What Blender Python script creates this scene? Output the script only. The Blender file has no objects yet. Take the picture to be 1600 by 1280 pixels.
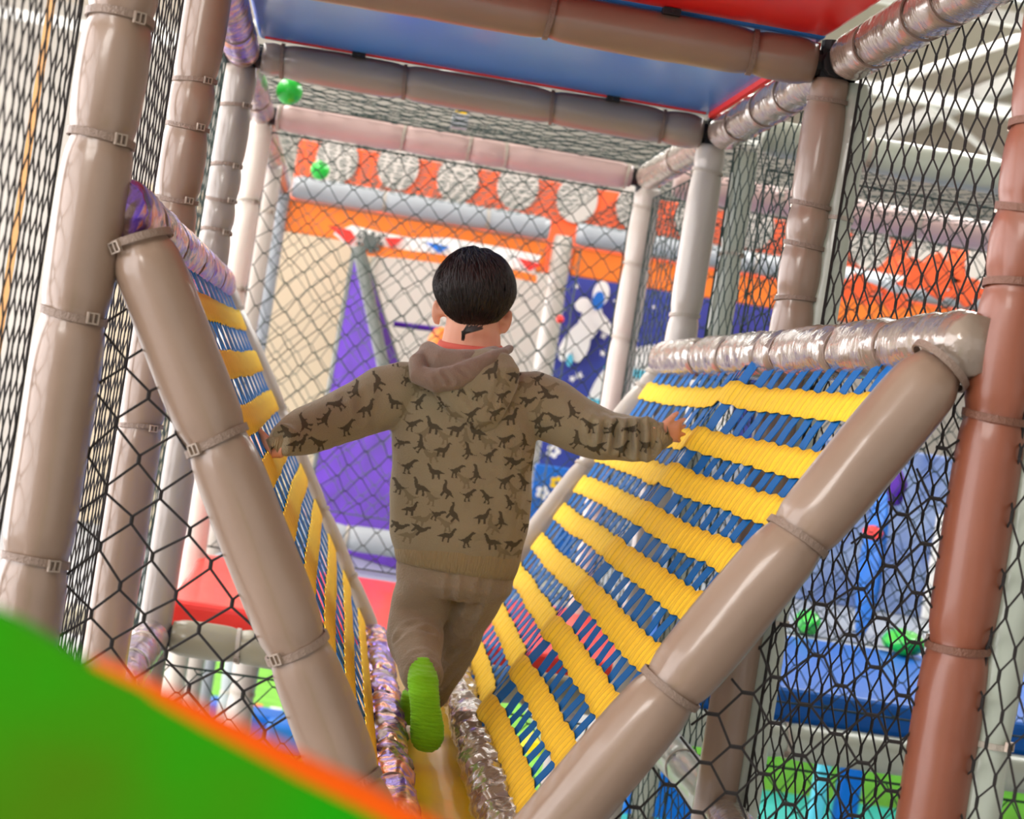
import bpy, bmesh, math, random
from mathutils import Vector, Matrix, noise
from mathutils.bvhtree import BVHTree
PI = math.pi
SC = bpy.context.scene
COL = SC.collection
ZO = 2.1                      # floor of the hall is z = 0; the builders below measure z from eye level
random.seed(7)
V = Vector

# ------------------------------------------------------------------ camera, world, lights, exposure
FPX = 3152.6
CAMP = V((0.3667, -2.8442, 0.0))
YAW, PIT, ROL = 0.0900722, -0.0105632, 0.1573345
Fv = V((math.sin(YAW) * math.cos(PIT), math.cos(YAW) * math.cos(PIT), math.sin(PIT)))
_r = V((math.cos(YAW), -math.sin(YAW), 0)); _u = _r.cross(Fv)
Rv = _r * math.cos(ROL) + _u * math.sin(ROL)
Uv = -_r * math.sin(ROL) + _u * math.cos(ROL)
cd = bpy.data.cameras.new('camera'); cam = bpy.data.objects.new('camera', cd); COL.objects.link(cam)
cam.matrix_world = Matrix(((Rv.x, Uv.x, -Fv.x, CAMP.x), (Rv.y, Uv.y, -Fv.y, CAMP.y), (Rv.z, Uv.z, -Fv.z, CAMP.z + ZO), (0, 0, 0, 1)))
cd.sensor_width = 36; cd.lens = FPX / 1600 * 36; cd.clip_end = 200
cd.dof.use_dof = True; cd.dof.focus_distance = 3.55; cd.dof.aperture_fstop = 6.3
SC.camera = cam
wd = bpy.data.worlds.new('world'); SC.world = wd; wd.use_nodes = True
bg = wd.node_tree.nodes['Background']; bg.inputs[0].default_value = (1.0, .97, .93, 1); bg.inputs[1].default_value = 1.0
SC.view_settings.view_transform = 'Standard'; SC.view_settings.look = 'None'
SC.view_settings.exposure = -0.05; SC.view_settings.gamma = 1; SC.view_settings.use_curve_mapping = False

def area(name, loc, target, sx, sy, power, color=(1, 1, 1)):
    l = bpy.data.lights.new(name, 'AREA'); l.shape = 'RECTANGLE'; l.size = sx; l.size_y = sy; l.energy = power; l.color = color
    o = bpy.data.objects.new(name, l); COL.objects.link(o); o.location = V(loc) + V((0, 0, ZO))
    o.rotation_euler = (V(target) - V(loc)).to_track_quat('-Z', 'Y').to_euler(); return o
area('added_lamp', (-1.5, 4.5, 3.0), (-1.5, 4.5, 0), 2.0, 5, 260, (1, .97, .92))  # area lamps added below the ceiling, which shuts out the world light
area('added_lamp', (3.6, 5.5, 3.0), (3.6, 5.5, 0), 2.0, 5, 300, (1, .98, .94))
area('added_lamp', (1.0, 11.5, 3.0), (1, 11.5, 0), 8, 2.0, 300, (1, .98, .95))
area('added_lamp', (-1.7, -4.0, 1.9), (1.0, 1.0, -.3), 1.6, 1.2, 105, (1, .95, .90))  # fill light added at front left to brighten the bridge and the boy

# ------------------------------------------------------------------ helpers
def at(px, py, Y):
    """the point at depth Y that the photograph shows at px, py (1600 x 1280)"""
    d = Fv + Rv * ((px - 800) / FPX) - Uv * ((py - 640) / FPX)
    return CAMP + d * ((Y - CAMP.y) / d.y)

def mat(name, color, rough=.5, metal=0, coat=0, bump=0, bscale=20, bstretch=(1, 1, 1), emit=0, vary=0, vscale=3, trans=0, color2=None, coatr=.05, spec=.5, thin=0, sheen=0, detail=3):
    m = bpy.data.materials.new(name); m.use_nodes = True
    nt = m.node_tree; b = nt.nodes['Principled BSDF']
    b.inputs['Base Color'].default_value = (*color, 1); b.inputs['Roughness'].default_value = rough
    b.inputs['Metallic'].default_value = metal; b.inputs['Coat Weight'].default_value = coat
    b.inputs['Coat Roughness'].default_value = coatr; b.inputs['Specular IOR Level'].default_value = spec
    b.inputs['Transmission Weight'].default_value = trans; b.inputs['Sheen Weight'].default_value = sheen
    if thin: b.inputs['Thin Film Thickness'].default_value = thin
    if emit:
        b.inputs['Emission Color'].default_value = (*color, 1); b.inputs['Emission Strength'].default_value = emit
    if bump or vary:
        tc = nt.nodes.new('ShaderNodeTexCoord'); mp = nt.nodes.new('ShaderNodeMapping')
        nt.links.new(tc.outputs['Object'], mp.inputs[0]); mp.inputs['Scale'].default_value = bstretch
    if bump:
        nz = nt.nodes.new('ShaderNodeTexNoise'); nz.inputs['Scale'].default_value = bscale; nz.inputs['Detail'].default_value = detail
        bp = nt.nodes.new('ShaderNodeBump'); bp.inputs['Strength'].default_value = bump; bp.inputs['Distance'].default_value = .01
        nt.links.new(mp.outputs[0], nz.inputs['Vector']); nt.links.new(nz.outputs[0], bp.inputs['Height'])
        nt.links.new(bp.outputs[0], b.inputs['Normal']); nt.links.new(bp.outputs[0], b.inputs['Coat Normal'])
    if vary:
        n2 = nt.nodes.new('ShaderNodeTexNoise'); n2.inputs['Scale'].default_value = vscale; n2.inputs['Detail'].default_value = 4
        rp = nt.nodes.new('ShaderNodeValToRGB'); c2 = color2 or tuple(c * (1 - vary) for c in color)
        rp.color_ramp.elements[0].position = .35; rp.color_ramp.elements[1].position = .65
        rp.color_ramp.elements[0].color = (*color, 1); rp.color_ramp.elements[1].color = (*c2, 1)
        nt.links.new(mp.outputs[0], n2.inputs['Vector']); nt.links.new(n2.outputs[0], rp.inputs[0]); nt.links.new(rp.outputs[0], b.inputs['Base Color'])
    return m

def srgb(r, g, b):
    f = lambda c: (c / 255 / 12.92) if c / 255 <= .04045 else ((c / 255 + .055) / 1.055) ** 2.4
    return (f(r), f(g), f(b))

M = {}
M['taupe'] = mat('taupe_vinyl', srgb(142, 118, 100), .32, coat=.4, coatr=.12, bump=.25, bscale=9, detail=2, vary=.10, vscale=5)
M['brown'] = mat('brown_vinyl', srgb(134, 74, 50), .42, coat=.25, coatr=.15, bump=.25, bscale=9, detail=2, vary=.12, vscale=5)
M['cream'] = mat('cream_lit_vinyl', srgb(184, 176, 166), .35, coat=.4, coatr=.12, bump=.25, bscale=9, detail=2)  # vinyl of the far tubes, with their brighter light put into the colour
M['pinkish'] = mat('pale_pink_lit_vinyl', srgb(192, 165, 160), .4, coat=.3, bump=.35, bscale=14, detail=2)  # pinkish light on the far beams put into the vinyl colour
M['ivory'] = mat('ivory_lit_vinyl', srgb(220, 212, 200), .35, coat=.4, bump=.25, bscale=9, detail=2)  # palest tone: the light on the far left post is in the colour
M['mint'] = mat('pale_mint_vinyl', srgb(172, 180, 166), .35, coat=.4, bump=.2, bscale=10)
M['olive'] = mat('olive_grey_vinyl', srgb(142, 137, 114), .35, coat=.4, bump=.2, bscale=10)
M['grey'] = mat('grey_vinyl', srgb(156, 162, 168), .4, coat=.3, bump=.25, bscale=10)
M['film'] = mat('clear_film_over_taupe', srgb(150, 133, 118), .24, metal=.15, coat=1, coatr=.05, bump=.55, bscale=16, bstretch=(1, 1.6, 1), detail=5, vary=.12, vscale=9)
M['tie'] = mat('taupe_webbing', srgb(128, 108, 94), .5, bump=.3, bscale=300)
M['tie2'] = mat('brown_webbing', srgb(112, 72, 54), .5, bump=.3, bscale=300)
M['tie3'] = mat('pale_webbing', srgb(176, 167, 154), .5, bump=.3, bscale=300)
M['buckle'] = mat('buckle_metal', srgb(190, 175, 160), .3, metal=.7)
M['black'] = mat('black_steel', srgb(38, 38, 40), .45, metal=.4)
M['rope'] = mat('black_net_rope', srgb(40, 34, 32), .75, bump=.8, bscale=900)
M['rope_g'] = mat('dark_green_net_rope', srgb(20, 46, 40), .7)
M['rope_l'] = mat('grey_green_net_rope', srgb(70, 84, 78), .7)
M['blue'] = mat('blue_webbing', srgb(0, 100, 176), .6, spec=.12)
M['yellow'] = mat('yellow_webbing', srgb(255, 210, 52), .75, spec=.2)
M['deck_y'] = mat('yellow_deck_vinyl', srgb(250, 206, 20), .28, coat=.35, coatr=.05, bump=.35, bscale=6, bstretch=(1, .5, 1), detail=3, spec=.3)
M['pad_b'] = mat('blue_deck_vinyl', srgb(66, 138, 220), .30, coat=.25, coatr=.12, bump=.2, bscale=5, spec=.35)
M['pad_r'] = mat('red_deck_vinyl', srgb(240, 16, 12), .35, coat=.2, coatr=.2, bump=.15, bscale=4)
M['red'] = mat('red_vinyl', srgb(236, 46, 34), .45, coat=.2, bump=.3, bscale=6)
M['blue_pad'] = mat('bright_blue_vinyl', srgb(0, 96, 190), .5, coat=.1, spec=.25, bump=.2, bscale=6)
M['purple'] = mat('purple_vinyl', srgb(70, 18, 138), .6, bump=.2, bscale=6, vary=.25, vscale=7, spec=.2)
M['dark'] = mat('dark_grey_trim', srgb(84, 88, 84), .5, bump=.3, bscale=30)
M['orange'] = mat('orange_vinyl', srgb(240, 120, 30), .5)
M['orange2'] = mat('orange_red_cloth', srgb(236, 92, 40), .7)
M['white'] = mat('white_print', srgb(236, 236, 232), .6)
M['white_st'] = mat('white_painted_steel', srgb(240, 238, 234), .4)
M['navy'] = mat('navy_print_board', srgb(52, 52, 140), .6, vary=.3, vscale=1.2, color2=srgb(44, 74, 160))
M['slate'] = mat('slate_blue_board', srgb(84, 112, 178), .6, vary=.3, vscale=6, color2=srgb(140, 160, 196))
M['greyt'] = mat('grey_taupe_vinyl', srgb(146, 135, 125), .30, coat=.5, coatr=.12, bump=.25, bscale=9, detail=2)
M['sky'] = mat('bright_blue_print', srgb(20, 110, 205), .5)
M['cyanp'] = mat('cyan_print', srgb(90, 190, 215), .5)
M['red_p'] = mat('red_print', srgb(230, 44, 34), .5)
M['green'] = mat('green_plastic', srgb(30, 200, 60), .3, coat=.4)
M['lime'] = mat('lime_plastic', srgb(120, 190, 50), .5)
M['teal'] = mat('teal_mat', srgb(50, 178, 172), .6, vary=.15, vscale=3)
M['turf'] = mat('green_turf', srgb(124, 196, 66), .9, bump=.8, bscale=60, vary=.25, vscale=8)
M['beige'] = mat('beige_board', srgb(184, 168, 144), .7, vary=.08, vscale=2)
M['wall'] = mat('hall_wall_paint', srgb(186, 180, 172), .8, vary=.06, vscale=1)
M['ceil'] = mat('hall_ceiling_sheet', srgb(188, 176, 160), .7, bump=.3, bscale=3, bstretch=(6, .2, 1))
M['floor'] = mat('hall_floor', srgb(176, 178, 180), .5, vary=.1, vscale=1)
M['glass'] = mat('daylit_window_glass', (1, .975, 1), .4, emit=6)
M['fgreen'] = mat('green_slide_plastic', srgb(10, 142, 0), .8, spec=.1, vary=.5, vscale=5, color2=srgb(66, 108, 0))
M['forange'] = mat('orange_slide_rim', srgb(216, 84, 4), .6, spec=.1)
M['tan'] = mat('tan_strap', srgb(232, 176, 112), .6)
M['fur'] = mat('khaki_cotton_jersey', srgb(150, 141, 114), .95, bump=.35, bscale=350, vary=.10, vscale=6, sheen=.3)
M['rib'] = mat('khaki_rib_knit', srgb(148, 134, 100), .95, bump=.6, bscale=260, bstretch=(1, 1, .05), sheen=.3)
M['lining'] = mat('taupe_hood_lining', srgb(134, 116, 102), .95, bump=.3, bscale=300, sheen=.3)
M['dino'] = mat('charcoal_print_ink', srgb(78, 72, 56), .9)
M['dino2'] = mat('faded_olive_print_ink', srgb(124, 115, 90), .9)
M['pants'] = mat('olive_brown_trouser_cloth', srgb(148, 135, 114), .9, bump=.4, bscale=240, vary=.12, vscale=7, sheen=.3)
M['sock'] = mat('lime_green_knit', srgb(132, 214, 16), .9, bump=.6, bscale=160, bstretch=(.2, .2, 1), sheen=.2)
M['skin'] = mat('child_skin', srgb(228, 168, 140), .55, bump=.05, bscale=80)
M['skin'].node_tree.nodes['Principled BSDF'].inputs['Subsurface Weight'].default_value = .12
M['skin'].node_tree.nodes['Principled BSDF'].inputs['Subsurface Radius'].default_value = (.012, .004, .002)
M['hair'] = mat('black_brown_hair', srgb(34, 27, 26), .42, spec=.6)
M['collar'] = mat('coral_shirt_cotton', srgb(226, 110, 96), .9)
M['eye'] = mat('eye_white', (.9, .9, .9), .2)

def webbing(m, axis_scale, strength=.5):
    """fine woven ribs on a strap"""
    nt = m.node_tree; b = nt.nodes['Principled BSDF']; uv = nt.nodes.new('ShaderNodeUVMap')
    w = nt.nodes.new('ShaderNodeTexWave'); w.inputs['Scale'].default_value = axis_scale; w.inputs['Distortion'].default_value = 1.2
    w.inputs['Detail'].default_value = 2; w.inputs['Detail Scale'].default_value = .6
    bp = nt.nodes.new('ShaderNodeBump'); bp.inputs['Strength'].default_value = strength; bp.inputs['Distance'].default_value = .003
    nt.links.new(uv.outputs[0], w.inputs[0]); nt.links.new(w.outputs[1], bp.inputs['Height']); nt.links.new(bp.outputs[0], b.inputs['Normal'])
    rp = nt.nodes.new('ShaderNodeValToRGB'); c = b.inputs['Base Color'].default_value[:]
    rp.color_ramp.elements[0].color = (c[0] * .62, c[1] * .56, c[2] * .8, 1); rp.color_ramp.elements[1].color = c
    rp.color_ramp.elements[0].position = .0; rp.color_ramp.elements[1].position = .07
    nt.links.new(w.outputs[1], rp.inputs[0]); nt.links.new(rp.outputs[0], b.inputs['Base Color'])
webbing(M['yellow'], 3.4)

def irid(name, base, k=.5):
    """holographic film: its violet and orange sheen is put into the colour in patches"""
    m = mat(name, base, .26, metal=.75, coat=.3, coatr=.05, bump=.6, bscale=18, bstretch=(1, 1.6, 1), detail=5)
    nt = m.node_tree; b = nt.nodes['Principled BSDF']; tc = nt.nodes.new('ShaderNodeTexCoord')
    nz = nt.nodes.new('ShaderNodeTexNoise'); nz.inputs['Scale'].default_value = 9; nz.inputs['Detail'].default_value = 5; nz.inputs['Distortion'].default_value = 1.5
    rp = nt.nodes.new('ShaderNodeValToRGB'); e = rp.color_ramp.elements
    e[0].position = 0; e[0].color = (*base, 1); e[1].position = 1; e[1].color = (*base, 1)
    for p, c in ((.40, base), (.46, srgb(150, 110, 225)), (.50, srgb(110, 80, 230)), (.53, srgb(225, 170, 200)), (.56, srgb(250, 140, 90)), (.60, srgb(235, 200, 150)), (.64, base)):
        q = e.new(p); q.color = (*[c[i] * k + base[i] * (1 - k) for i in range(3)], 1)
    nt.links.new(tc.outputs['Object'], nz.inputs['Vector']); nt.links.new(nz.outputs[0], rp.inputs[0]); nt.links.new(rp.outputs[0], b.inputs['Base Color'])
    return m
M['irid'] = irid('holographic_film', srgb(128, 104, 100), .95)
M['irid2'] = irid('faintly_holographic_film', srgb(160, 148, 140), .3)

class MB:
    def __init__(s): s.v = []; s.f = []; s.mi = []; s.uv = None
    def add(s, vs, fs, mi=0):
        n = len(s.v); s.v += [tuple(v) for v in vs]; s.f += [tuple(i + n for i in f) for f in fs]; s.mi += [mi] * len(fs)
    def box(s, c, d, rot=None, mi=0):
        c = V(c); h = [x / 2 for x in d]
        vs = [V((x * h[0], y * h[1], z * h[2])) for x in (-1, 1) for y in (-1, 1) for z in (-1, 1)]
        if rot: vs = [rot @ v for v in vs]
        s.add([v + c for v in vs], [(0, 1, 3, 2), (4, 6, 7, 5), (0, 4, 5, 1), (2, 3, 7, 6), (0, 2, 6, 4), (1, 5, 7, 3)], mi)
    def prism(s, pts, nrm, thick):
        """flat outline given thickness along nrm"""
        n = len(pts); k = V(nrm) * thick
        vs = [V(p) for p in pts] + [V(p) + k for p in pts]
        s.add(vs, [tuple(range(n))[::-1], tuple(range(n, 2 * n))] + [(i, (i + 1) % n, n + (i + 1) % n, n + i) for i in range(n)])
    def loft(s, rings, cap=True, closed=True):
        n = len(rings[0]); base = len(s.v)
        fs = []
        for i in range(len(rings) - 1):
            for j in range(n if closed else n - 1):
                a = i * n + j; b = i * n + (j + 1) % n
                fs.append((a, b, b + n, a + n))
        vs = [p for r in rings for p in r]
        if cap: fs += [tuple(range(n))[::-1], tuple((len(rings) - 1) * n + j for j in range(n))]
        s.add(vs, fs)
    def tube(s, pts, rad, n=8, ref=V((0, 0, 1)), flat=1.0, cap=True):
        s.loft(rings(pts, rad, n, ref, flat), cap)
    def ball(s, c, r, n=12, m=8, sq=(1, 1, 1)):
        c = V(c); R = []
        for i in range(m + 1):
            a = PI * i / m; rr = max(math.sin(a), .002)
            R.append([c + V((r * rr * math.cos(2 * PI * j / n) * sq[0], r * rr * math.sin(2 * PI * j / n) * sq[1], -r * math.cos(a) * sq[2])) for j in range(n)])
        s.loft(R)

def rings(pts, rad, n=8, ref=V((0, 0, 1)), flat=1.0):
    pts = [V(p) for p in pts]; R = []
    for i, p in enumerate(pts):
        t = (pts[min(i + 1, len(pts) - 1)] - pts[max(i - 1, 0)]).normalized()
        a = ref - t * ref.dot(t)
        if a.length < .05: a = V((0, 1, 0)) - t * t.y
        a.normalize(); b = t.cross(a); r = rad[i] if hasattr(rad, '__len__') else rad
        ra, rb = r if hasattr(r, '__len__') else (r, r * flat)
        R.append([p + b * (ra * math.cos(2 * PI * j / n)) + a * (rb * math.sin(2 * PI * j / n)) for j in range(n)])
    return R

TOP = []
def obj(name, mb, m, parent=None, smooth=False, uvs=None):
    off = V(parent['_o']) if parent else None
    me = bpy.data.meshes.new(name)
    vs = mb.v
    if parent is None:
        xs = [v[0] for v in vs]; ys = [v[1] for v in vs]; zs = [v[2] for v in vs]
        off = V(((min(xs) + max(xs)) / 2, (min(ys) + max(ys)) / 2, min(zs)))
    me.from_pydata([V(v) - off for v in vs], [], mb.f)
    mats = m if isinstance(m, (list, tuple)) else [m]
    for q in mats: me.materials.append(q)
    if len(mats) > 1: me.polygons.foreach_set('material_index', mb.mi)
    if smooth: me.polygons.foreach_set('use_smooth', [True] * len(me.polygons))
    if mb.uv:
        l = me.uv_layers.new(name='UVMap')
        for lp in me.loops: l.data[lp.index].uv = mb.uv[lp.vertex_index]
    me.validate(); me.update()
    o = bpy.data.objects.new(name, me); COL.objects.link(o); o['_o'] = tuple(off)
    if parent: o.parent = parent
    else: o.location = off; TOP.append(o)
    return o
def thing(name, label, cat, loc, group=None):
    o = bpy.data.objects.new(name, None); o.empty_display_size = .05; COL.objects.link(o); o.location = loc; o['_o'] = tuple(loc)
    tag(o, label, cat, group); TOP.append(o); return o
def tag(o, label, cat, group=None, kind=None):
    o['label'] = label; o['category'] = cat
    if group: o['group'] = group
    if kind: o['kind'] = kind
    return o
def struct(name, mb, m, parent=None, smooth=False):
    o = obj(name, mb, m, parent, smooth)
    if parent is None: o['kind'] = 'structure'
    return o

# ------------------------------------------------------------------ the hall
XL, XR, YB, YF, ZC, ZF = -5.5, 9.5, 19, -7, 3.3, -2.1
b = MB(); b.box(((XL + XR) / 2, (YB + YF) / 2, ZF - .05), (XR - XL, YB - YF, .1)); struct('floor', b, M['floor'])
b = MB(); b.box(((XL + XR) / 2, (YB + YF) / 2, ZC + .05), (XR - XL, YB - YF, .1)); struct('ceiling', b, M['ceil'])
b = MB(); b.box(((XL + XR) / 2, YB + .1, .6), (XR - XL, .2, 5.4)); struct('wall_back', b, M['wall'])
b = MB(); b.box((XR + .1, (YB + YF) / 2, .6), (.2, YB - YF, 5.4)); struct('wall_right', b, M['wall'])
b = MB()
b.box((XL - .1, (YB + YF) / 2, -1.95), (.2, YB - YF, .3)); b.box((XL - .1, (YB + YF) / 2, 3.1), (.2, YB - YF, .4))
wy = [YF + (YB - YF) * i / 6 for i in range(7)]
for y in wy: b.box((XL - .1, y, .55), (.2, .12, 4.7))
struct('wall_left', b, M['wall'])
for i in range(6):
    y0, y1 = wy[i] + .06, wy[i + 1] - .06
    g = MB(); g.box((XL - .12, (y0 + y1) / 2, .55), (.03, y1 - y0, 4.7)); w = struct('window_%d' % (i + 1), g, M['glass'])
    f = MB()
    for k in range(1, 4): f.box((XL - .08, y0 + (y1 - y0) * k / 4, .7), (.05, .05, 4.7))
    for zz in (-.8, 1.4): f.box((XL - .08, (y0 + y1) / 2, zz), (.05, y1 - y0, .05))
    obj('window_frame', f, M['white_st'], w)
# roof trusses of the hall
for i, y in enumerate((7.5, 11.0, 14.5)):
    t = thing('roof_truss', ['white steel roof truss nearest of those beyond the nets at upper right', 'white steel roof truss in the middle of those at upper right', 'white steel roof truss farthest back under the beige roof'][i], 'truss', V((0, y, 2.3)))
    b = MB(); b.box((2, y, 3.1), (15, .09, .09)); obj('top_chord', b, M['white_st'], t)
    b = MB(); b.box((2, y, 2.45), (15, .08, .08)); obj('bottom_chord', b, M['white_st'], t)
    for k in range(12):
        b = MB(); x = -5 + k * 1.25; z0, z1 = (2.45, 3.1) if k % 2 else (3.1, 2.45)
        b.tube([V((x, y, z0)), V((x + 1.2, y, z1))], .032, 6); obj('web_strut', b, M['white_st'], t)
for i, x in enumerate((3.4, 5.6)):
    b = MB(); b.box((x, 9, 3.2), (.1, 18, .14)); tag(obj('purlin', b, M['white_st']), ['white roof purlin running back above the trusses, the left one', 'white roof purlin running back above the trusses, the right one'][i], 'roof beam')

# ------------------------------------------------------------------ padded tubes
def tie_t(A, B, pts):
    """positions along A-B of the straps the photograph shows at pts"""
    def pr(P):
        d = P - CAMP; z = d.dot(Fv); return V((800 + FPX * d.dot(Rv) / z, 640 - FPX * d.dot(Uv) / z))
    out = []
    for q in pts:
        lo = min(range(401), key=lambda k: (pr(A.lerp(B, k / 400)) - V(q)).length); out.append(lo / 400)
    return out

def pad(name, label, A, B, r=.046, m='taupe', ties=(), tm='tie', px=None, rough=.0, cat='padded tube', group=None, seed=0, buckle=True, pinch=.095, sides=28, step=.012, sag=0):
    A, B = V(A), V(B); L = (B - A).length; ax = (B - A) / L
    t = thing(name, label, cat, A if A.z < B.z else B, group)
    if px: ties = list(ties) + tie_t(A, B, px)
    ref = V((0, -1, 0)) if abs(ax.y) < .7 else V((0, 0, 1))
    a = (ref - ax * ref.dot(ax)).normalized(); c = ax.cross(a)
    n = max(6, int(L / step)); rs = []
    tl = [q * L for q in ties]; rnd = random.Random(seed + len(label))
    ph = {q: (rnd.uniform(0, 6), rnd.choice((5, 6, 7, 9))) for q in tl}
    for i in range(n + 1):
        s = L * i / n; ring = []
        e = min(s, L - s)
        rend = r * (1 - .16 * math.exp(-(e / .02) ** 2))
        dn = min([abs(s - q) for q in tl] + [9])
        # the foam swells between two straps
        base = rend * (1 - pinch * math.exp(-(dn / .016) ** 2) - pinch * .5 * math.exp(-(dn / .05) ** 2))
        for j in range(sides):
            th = 2 * PI * j / sides; rr = base
            for q in tl:
                d = s - q
                if abs(d) < .12:
                    p0, k = ph[q]
                    w = math.exp(-(d / .035) ** 2)
                    rr -= r * .06 * w * max(0, math.sin(k * th + p0 + (2 if d > 0 else 0))) ** 2
            dr = V((math.cos(th), math.sin(th)))
            nz = noise.noise(V((dr.x * 1.3 + seed * 3.1, dr.y * 1.3, s * 7)))
            rr += r * .035 * nz
            if rough:
                rr += r * rough * (noise.noise(V((dr.x * 2 + seed, dr.y * 2, s * 22))) + .6 * noise.noise(V((dr.x * 5 + seed, dr.y * 5 + 3, s * 55))))
            ring.append(A + ax * s + c * (rr * dr.x) + a * (rr * dr.y) - V((0, 0, sag * math.sin(PI * s / L))))
        rs.append(ring)
    b = MB(); b.loft(rs); obj('sleeve', b, M[m], t, smooth=True)
    for q in tl:
        rb = r * (1 - pinch * 1.30); w = .0045 if r < .05 else .0055
        b = MB(); th0 = []
        prof = [(-w, .001), (-w, .0045), (w, .0045), (w, .001)]
        for j in range(sides):
            th = 2 * PI * j / sides
            tilt = .25 * r * math.cos(th + ph[q][0]) * .35
            d = c * math.cos(th) + a * math.sin(th)
            th0.append([A + ax * (q + tilt + u) + d * (rb + h) for u, h in prof])
        th0.append(th0[0]); b.loft(th0, cap=False)
        o = obj('tie_strap', b, M[tm], t, smooth=False)
        if buckle:
            th = ph[q][0]; d = (c * math.cos(-2.2) + a * math.sin(-2.2)) if seed % 2 else (c * math.cos(.9) + a * math.sin(.9))
            tg = ax.cross(d); R3 = Matrix((tg, ax, d)).transposed(); cc = A + ax * q + d * (rb + .006)
            b = MB()
            for u in (-1, 1): b.box(cc + ax * (u * w * 1.3), (.018, .002, .005), R3)
            for u in (-1, 0, 1): b.box(cc + tg * (u * .008), (.0022, w * 2.6, .005), R3)
            obj('buckle', b, M['buckle'], o)
    return t

W = 1.3; Y0, Y1, Y2, Y3, Y4, Y5 = 0, 1.3, 2.6, 3.9, 5.2, 6.5
HB = .766; HR = .16; HD = -.80; ZB = -2.1
def clamp(P, label, dirs=((0, 0, 1),)):
    b = MB(); P = V(P)
    b.box(P, (.058, .058, .058))
    for d in dirs: d = V(d); b.tube([P - d * .05, P + d * .05], .03, 12, V((0, 1, 0)) if abs(d.y) < .5 else V((1, 0, 0)))
    t = tag(obj('pipe_joint', b, M['black']), label, 'pipe joint')
    return t

# posts: name, x, y, z0, z1, r, material, straps
posts = [
 ('brown-taupe padded post nearest at left, beside the white window net', .0, Y0, ZB, 1.1, .050, 'taupe', [(191, 33), (152, 219), (119, 495), (62, 875)], 'tie'),
 ('orange-brown padded post nearest at right, crossing the top strap of the net', 1.318, Y0, ZB, 1.1, .050, 'brown', [(1590, 195), (1582, 322), (1572, 440), (1540, 650), (1485, 1005)], 'tie2'),
 ('taupe padded post, second from the left edge, between two grazing nets', -.002, Y1, ZB, 1.05, .048, 'taupe', [(302, 128), (292, 198), (276, 312), (215, 662)], 'tie'),
 ('taupe padded post under the front right ceiling corner, meeting the film rail', 1.292, Y1, ZB, HB - .03, .046, 'taupe', [(1290, 155), (1262, 320), (1250, 385), (1240, 468)], 'tie'),
 ('grey-taupe padded post under the second ceiling corner at left', .0, Y2, ZB, HB - .03, .046, 'greyt', [(370, 165), (346, 258), (338, 312), (330, 360)], 'tie'),
 ('white padded post under the second ceiling corner at right', 1.285, Y2, ZB, HB - .03, .044, 'cream', [(1103, 268), (1070, 493)], 'tie3'),
 ('white padded post at the left end of the far net', .0, Y3, ZB, HB - .03, .044, 'ivory', [(385, 315), (372, 450)], 'tie3'),
 ('white padded post right of the boy in front of the astronaut board', 1.315, Y3, ZB, HB - .03, .047, 'cream', [(1006, 322), (988, 415), (972, 527)], 'tie3'),
 ('cream padded post just behind the left end of the far net', .0, Y4, ZB, HB - .03, .045, 'cream', [(420, 330)], 'tie3'),
 ('blue-grey padded post farthest back at left', .0, Y5, ZB, HB - .03, .045, 'grey', [], 'tie3'),
 ('cream padded post between the orange fascia boards behind the far net', 1.325, Y5, ZB, HB - .03, .048, 'cream', [(862, 450)], 'tie3'),
]
for i, (lb, x, y, z0, z1, r, m, px, tm) in enumerate(posts):
    pad('padded_post', lb, (x, y, z0), (x, y, z1), r, m, (), tm, px, seed=i, cat='post', sides=28 if i < 8 else 18, step=.012 if i < 8 else .03)
# second row of slimmer pale posts standing just outside the right hand row
for i, (x, y, lb) in enumerate(((1.385, Y0, 'pale mint post just outside the orange-brown post at right'), (1.352, Y1, 'pale mint post just outside the taupe post over the film rail'), (1.385, Y2, 'pale mint post just outside the white post at the second right corner'),
                           (2.62, Y2, 'pale mint post on the far side of the neighbouring bay'), (2.62, Y3, 'cream post on the far side of the neighbouring bay, farther back'))):
    pad('padded_post', lb, (x, y, ZB), (x, y, HB - .03), .034, 'mint' if i != 4 else 'cream', (.35, .6, .8, .9), 'tie3', seed=i + 20, cat='post', sides=16, step=.03)

# beams between the posts
def beam(lb, A, B, r, m, px=(), tm='tie', **k):
    return pad('padded_beam', lb, A, B, r, m, k.pop('ties', ()), tm, px, cat='beam', **k)
g = .05
beam('taupe padded cross beam under the red ceiling deck', (g - .02, Y1, HB), (W - g, Y1, HB), .050, 'taupe', [(859, 26), (1175, 84)], seed=31)
beam('dark taupe padded cross beam under the blue ceiling deck', (g, Y2, HB), (W - g, Y2, HB), .049, 'greyt', [(441, 94), (632, 131), (862, 172), (1034, 200)], seed=33)
beam('pale pink padded cross beam above the far net', (g, Y3, HB), (W - g, Y3, HB), .047, 'pinkish', [(437, 184), (632, 208), (735, 222), (791, 233), (980, 272)], 'tie3', seed=35, rough=.04)
beam('grey padded cross beam above the orange fascia', (g, Y5, HB - .01), (W - g, Y5, HB - .01), .055, 'grey', [(600, 322), (760, 350)], 'tie3', seed=36, sides=18, step=.03)
beam('taupe padded cross beam over the near end of the bridge', (g, Y0, HB + .12), (W - g, Y0, HB + .12), .048, 'taupe', [], seed=37, ties=(.3, .7))
beam('mint padded beam crossing the neighbouring bay at upper right', (W + .12, Y2, HB + .02), (2.6, Y2, HB + .02), .05, 'mint', [], 'tie3', seed=38, ties=(.25, .6, .85), rough=.04)
beam('lilac padded beam crossing the neighbouring bay, lower and farther back', (W + .1, Y3, HB), (2.6, Y3, HB), .05, 'pinkish', [], 'tie3', seed=39, ties=(.3, .7), rough=.04)
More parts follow.
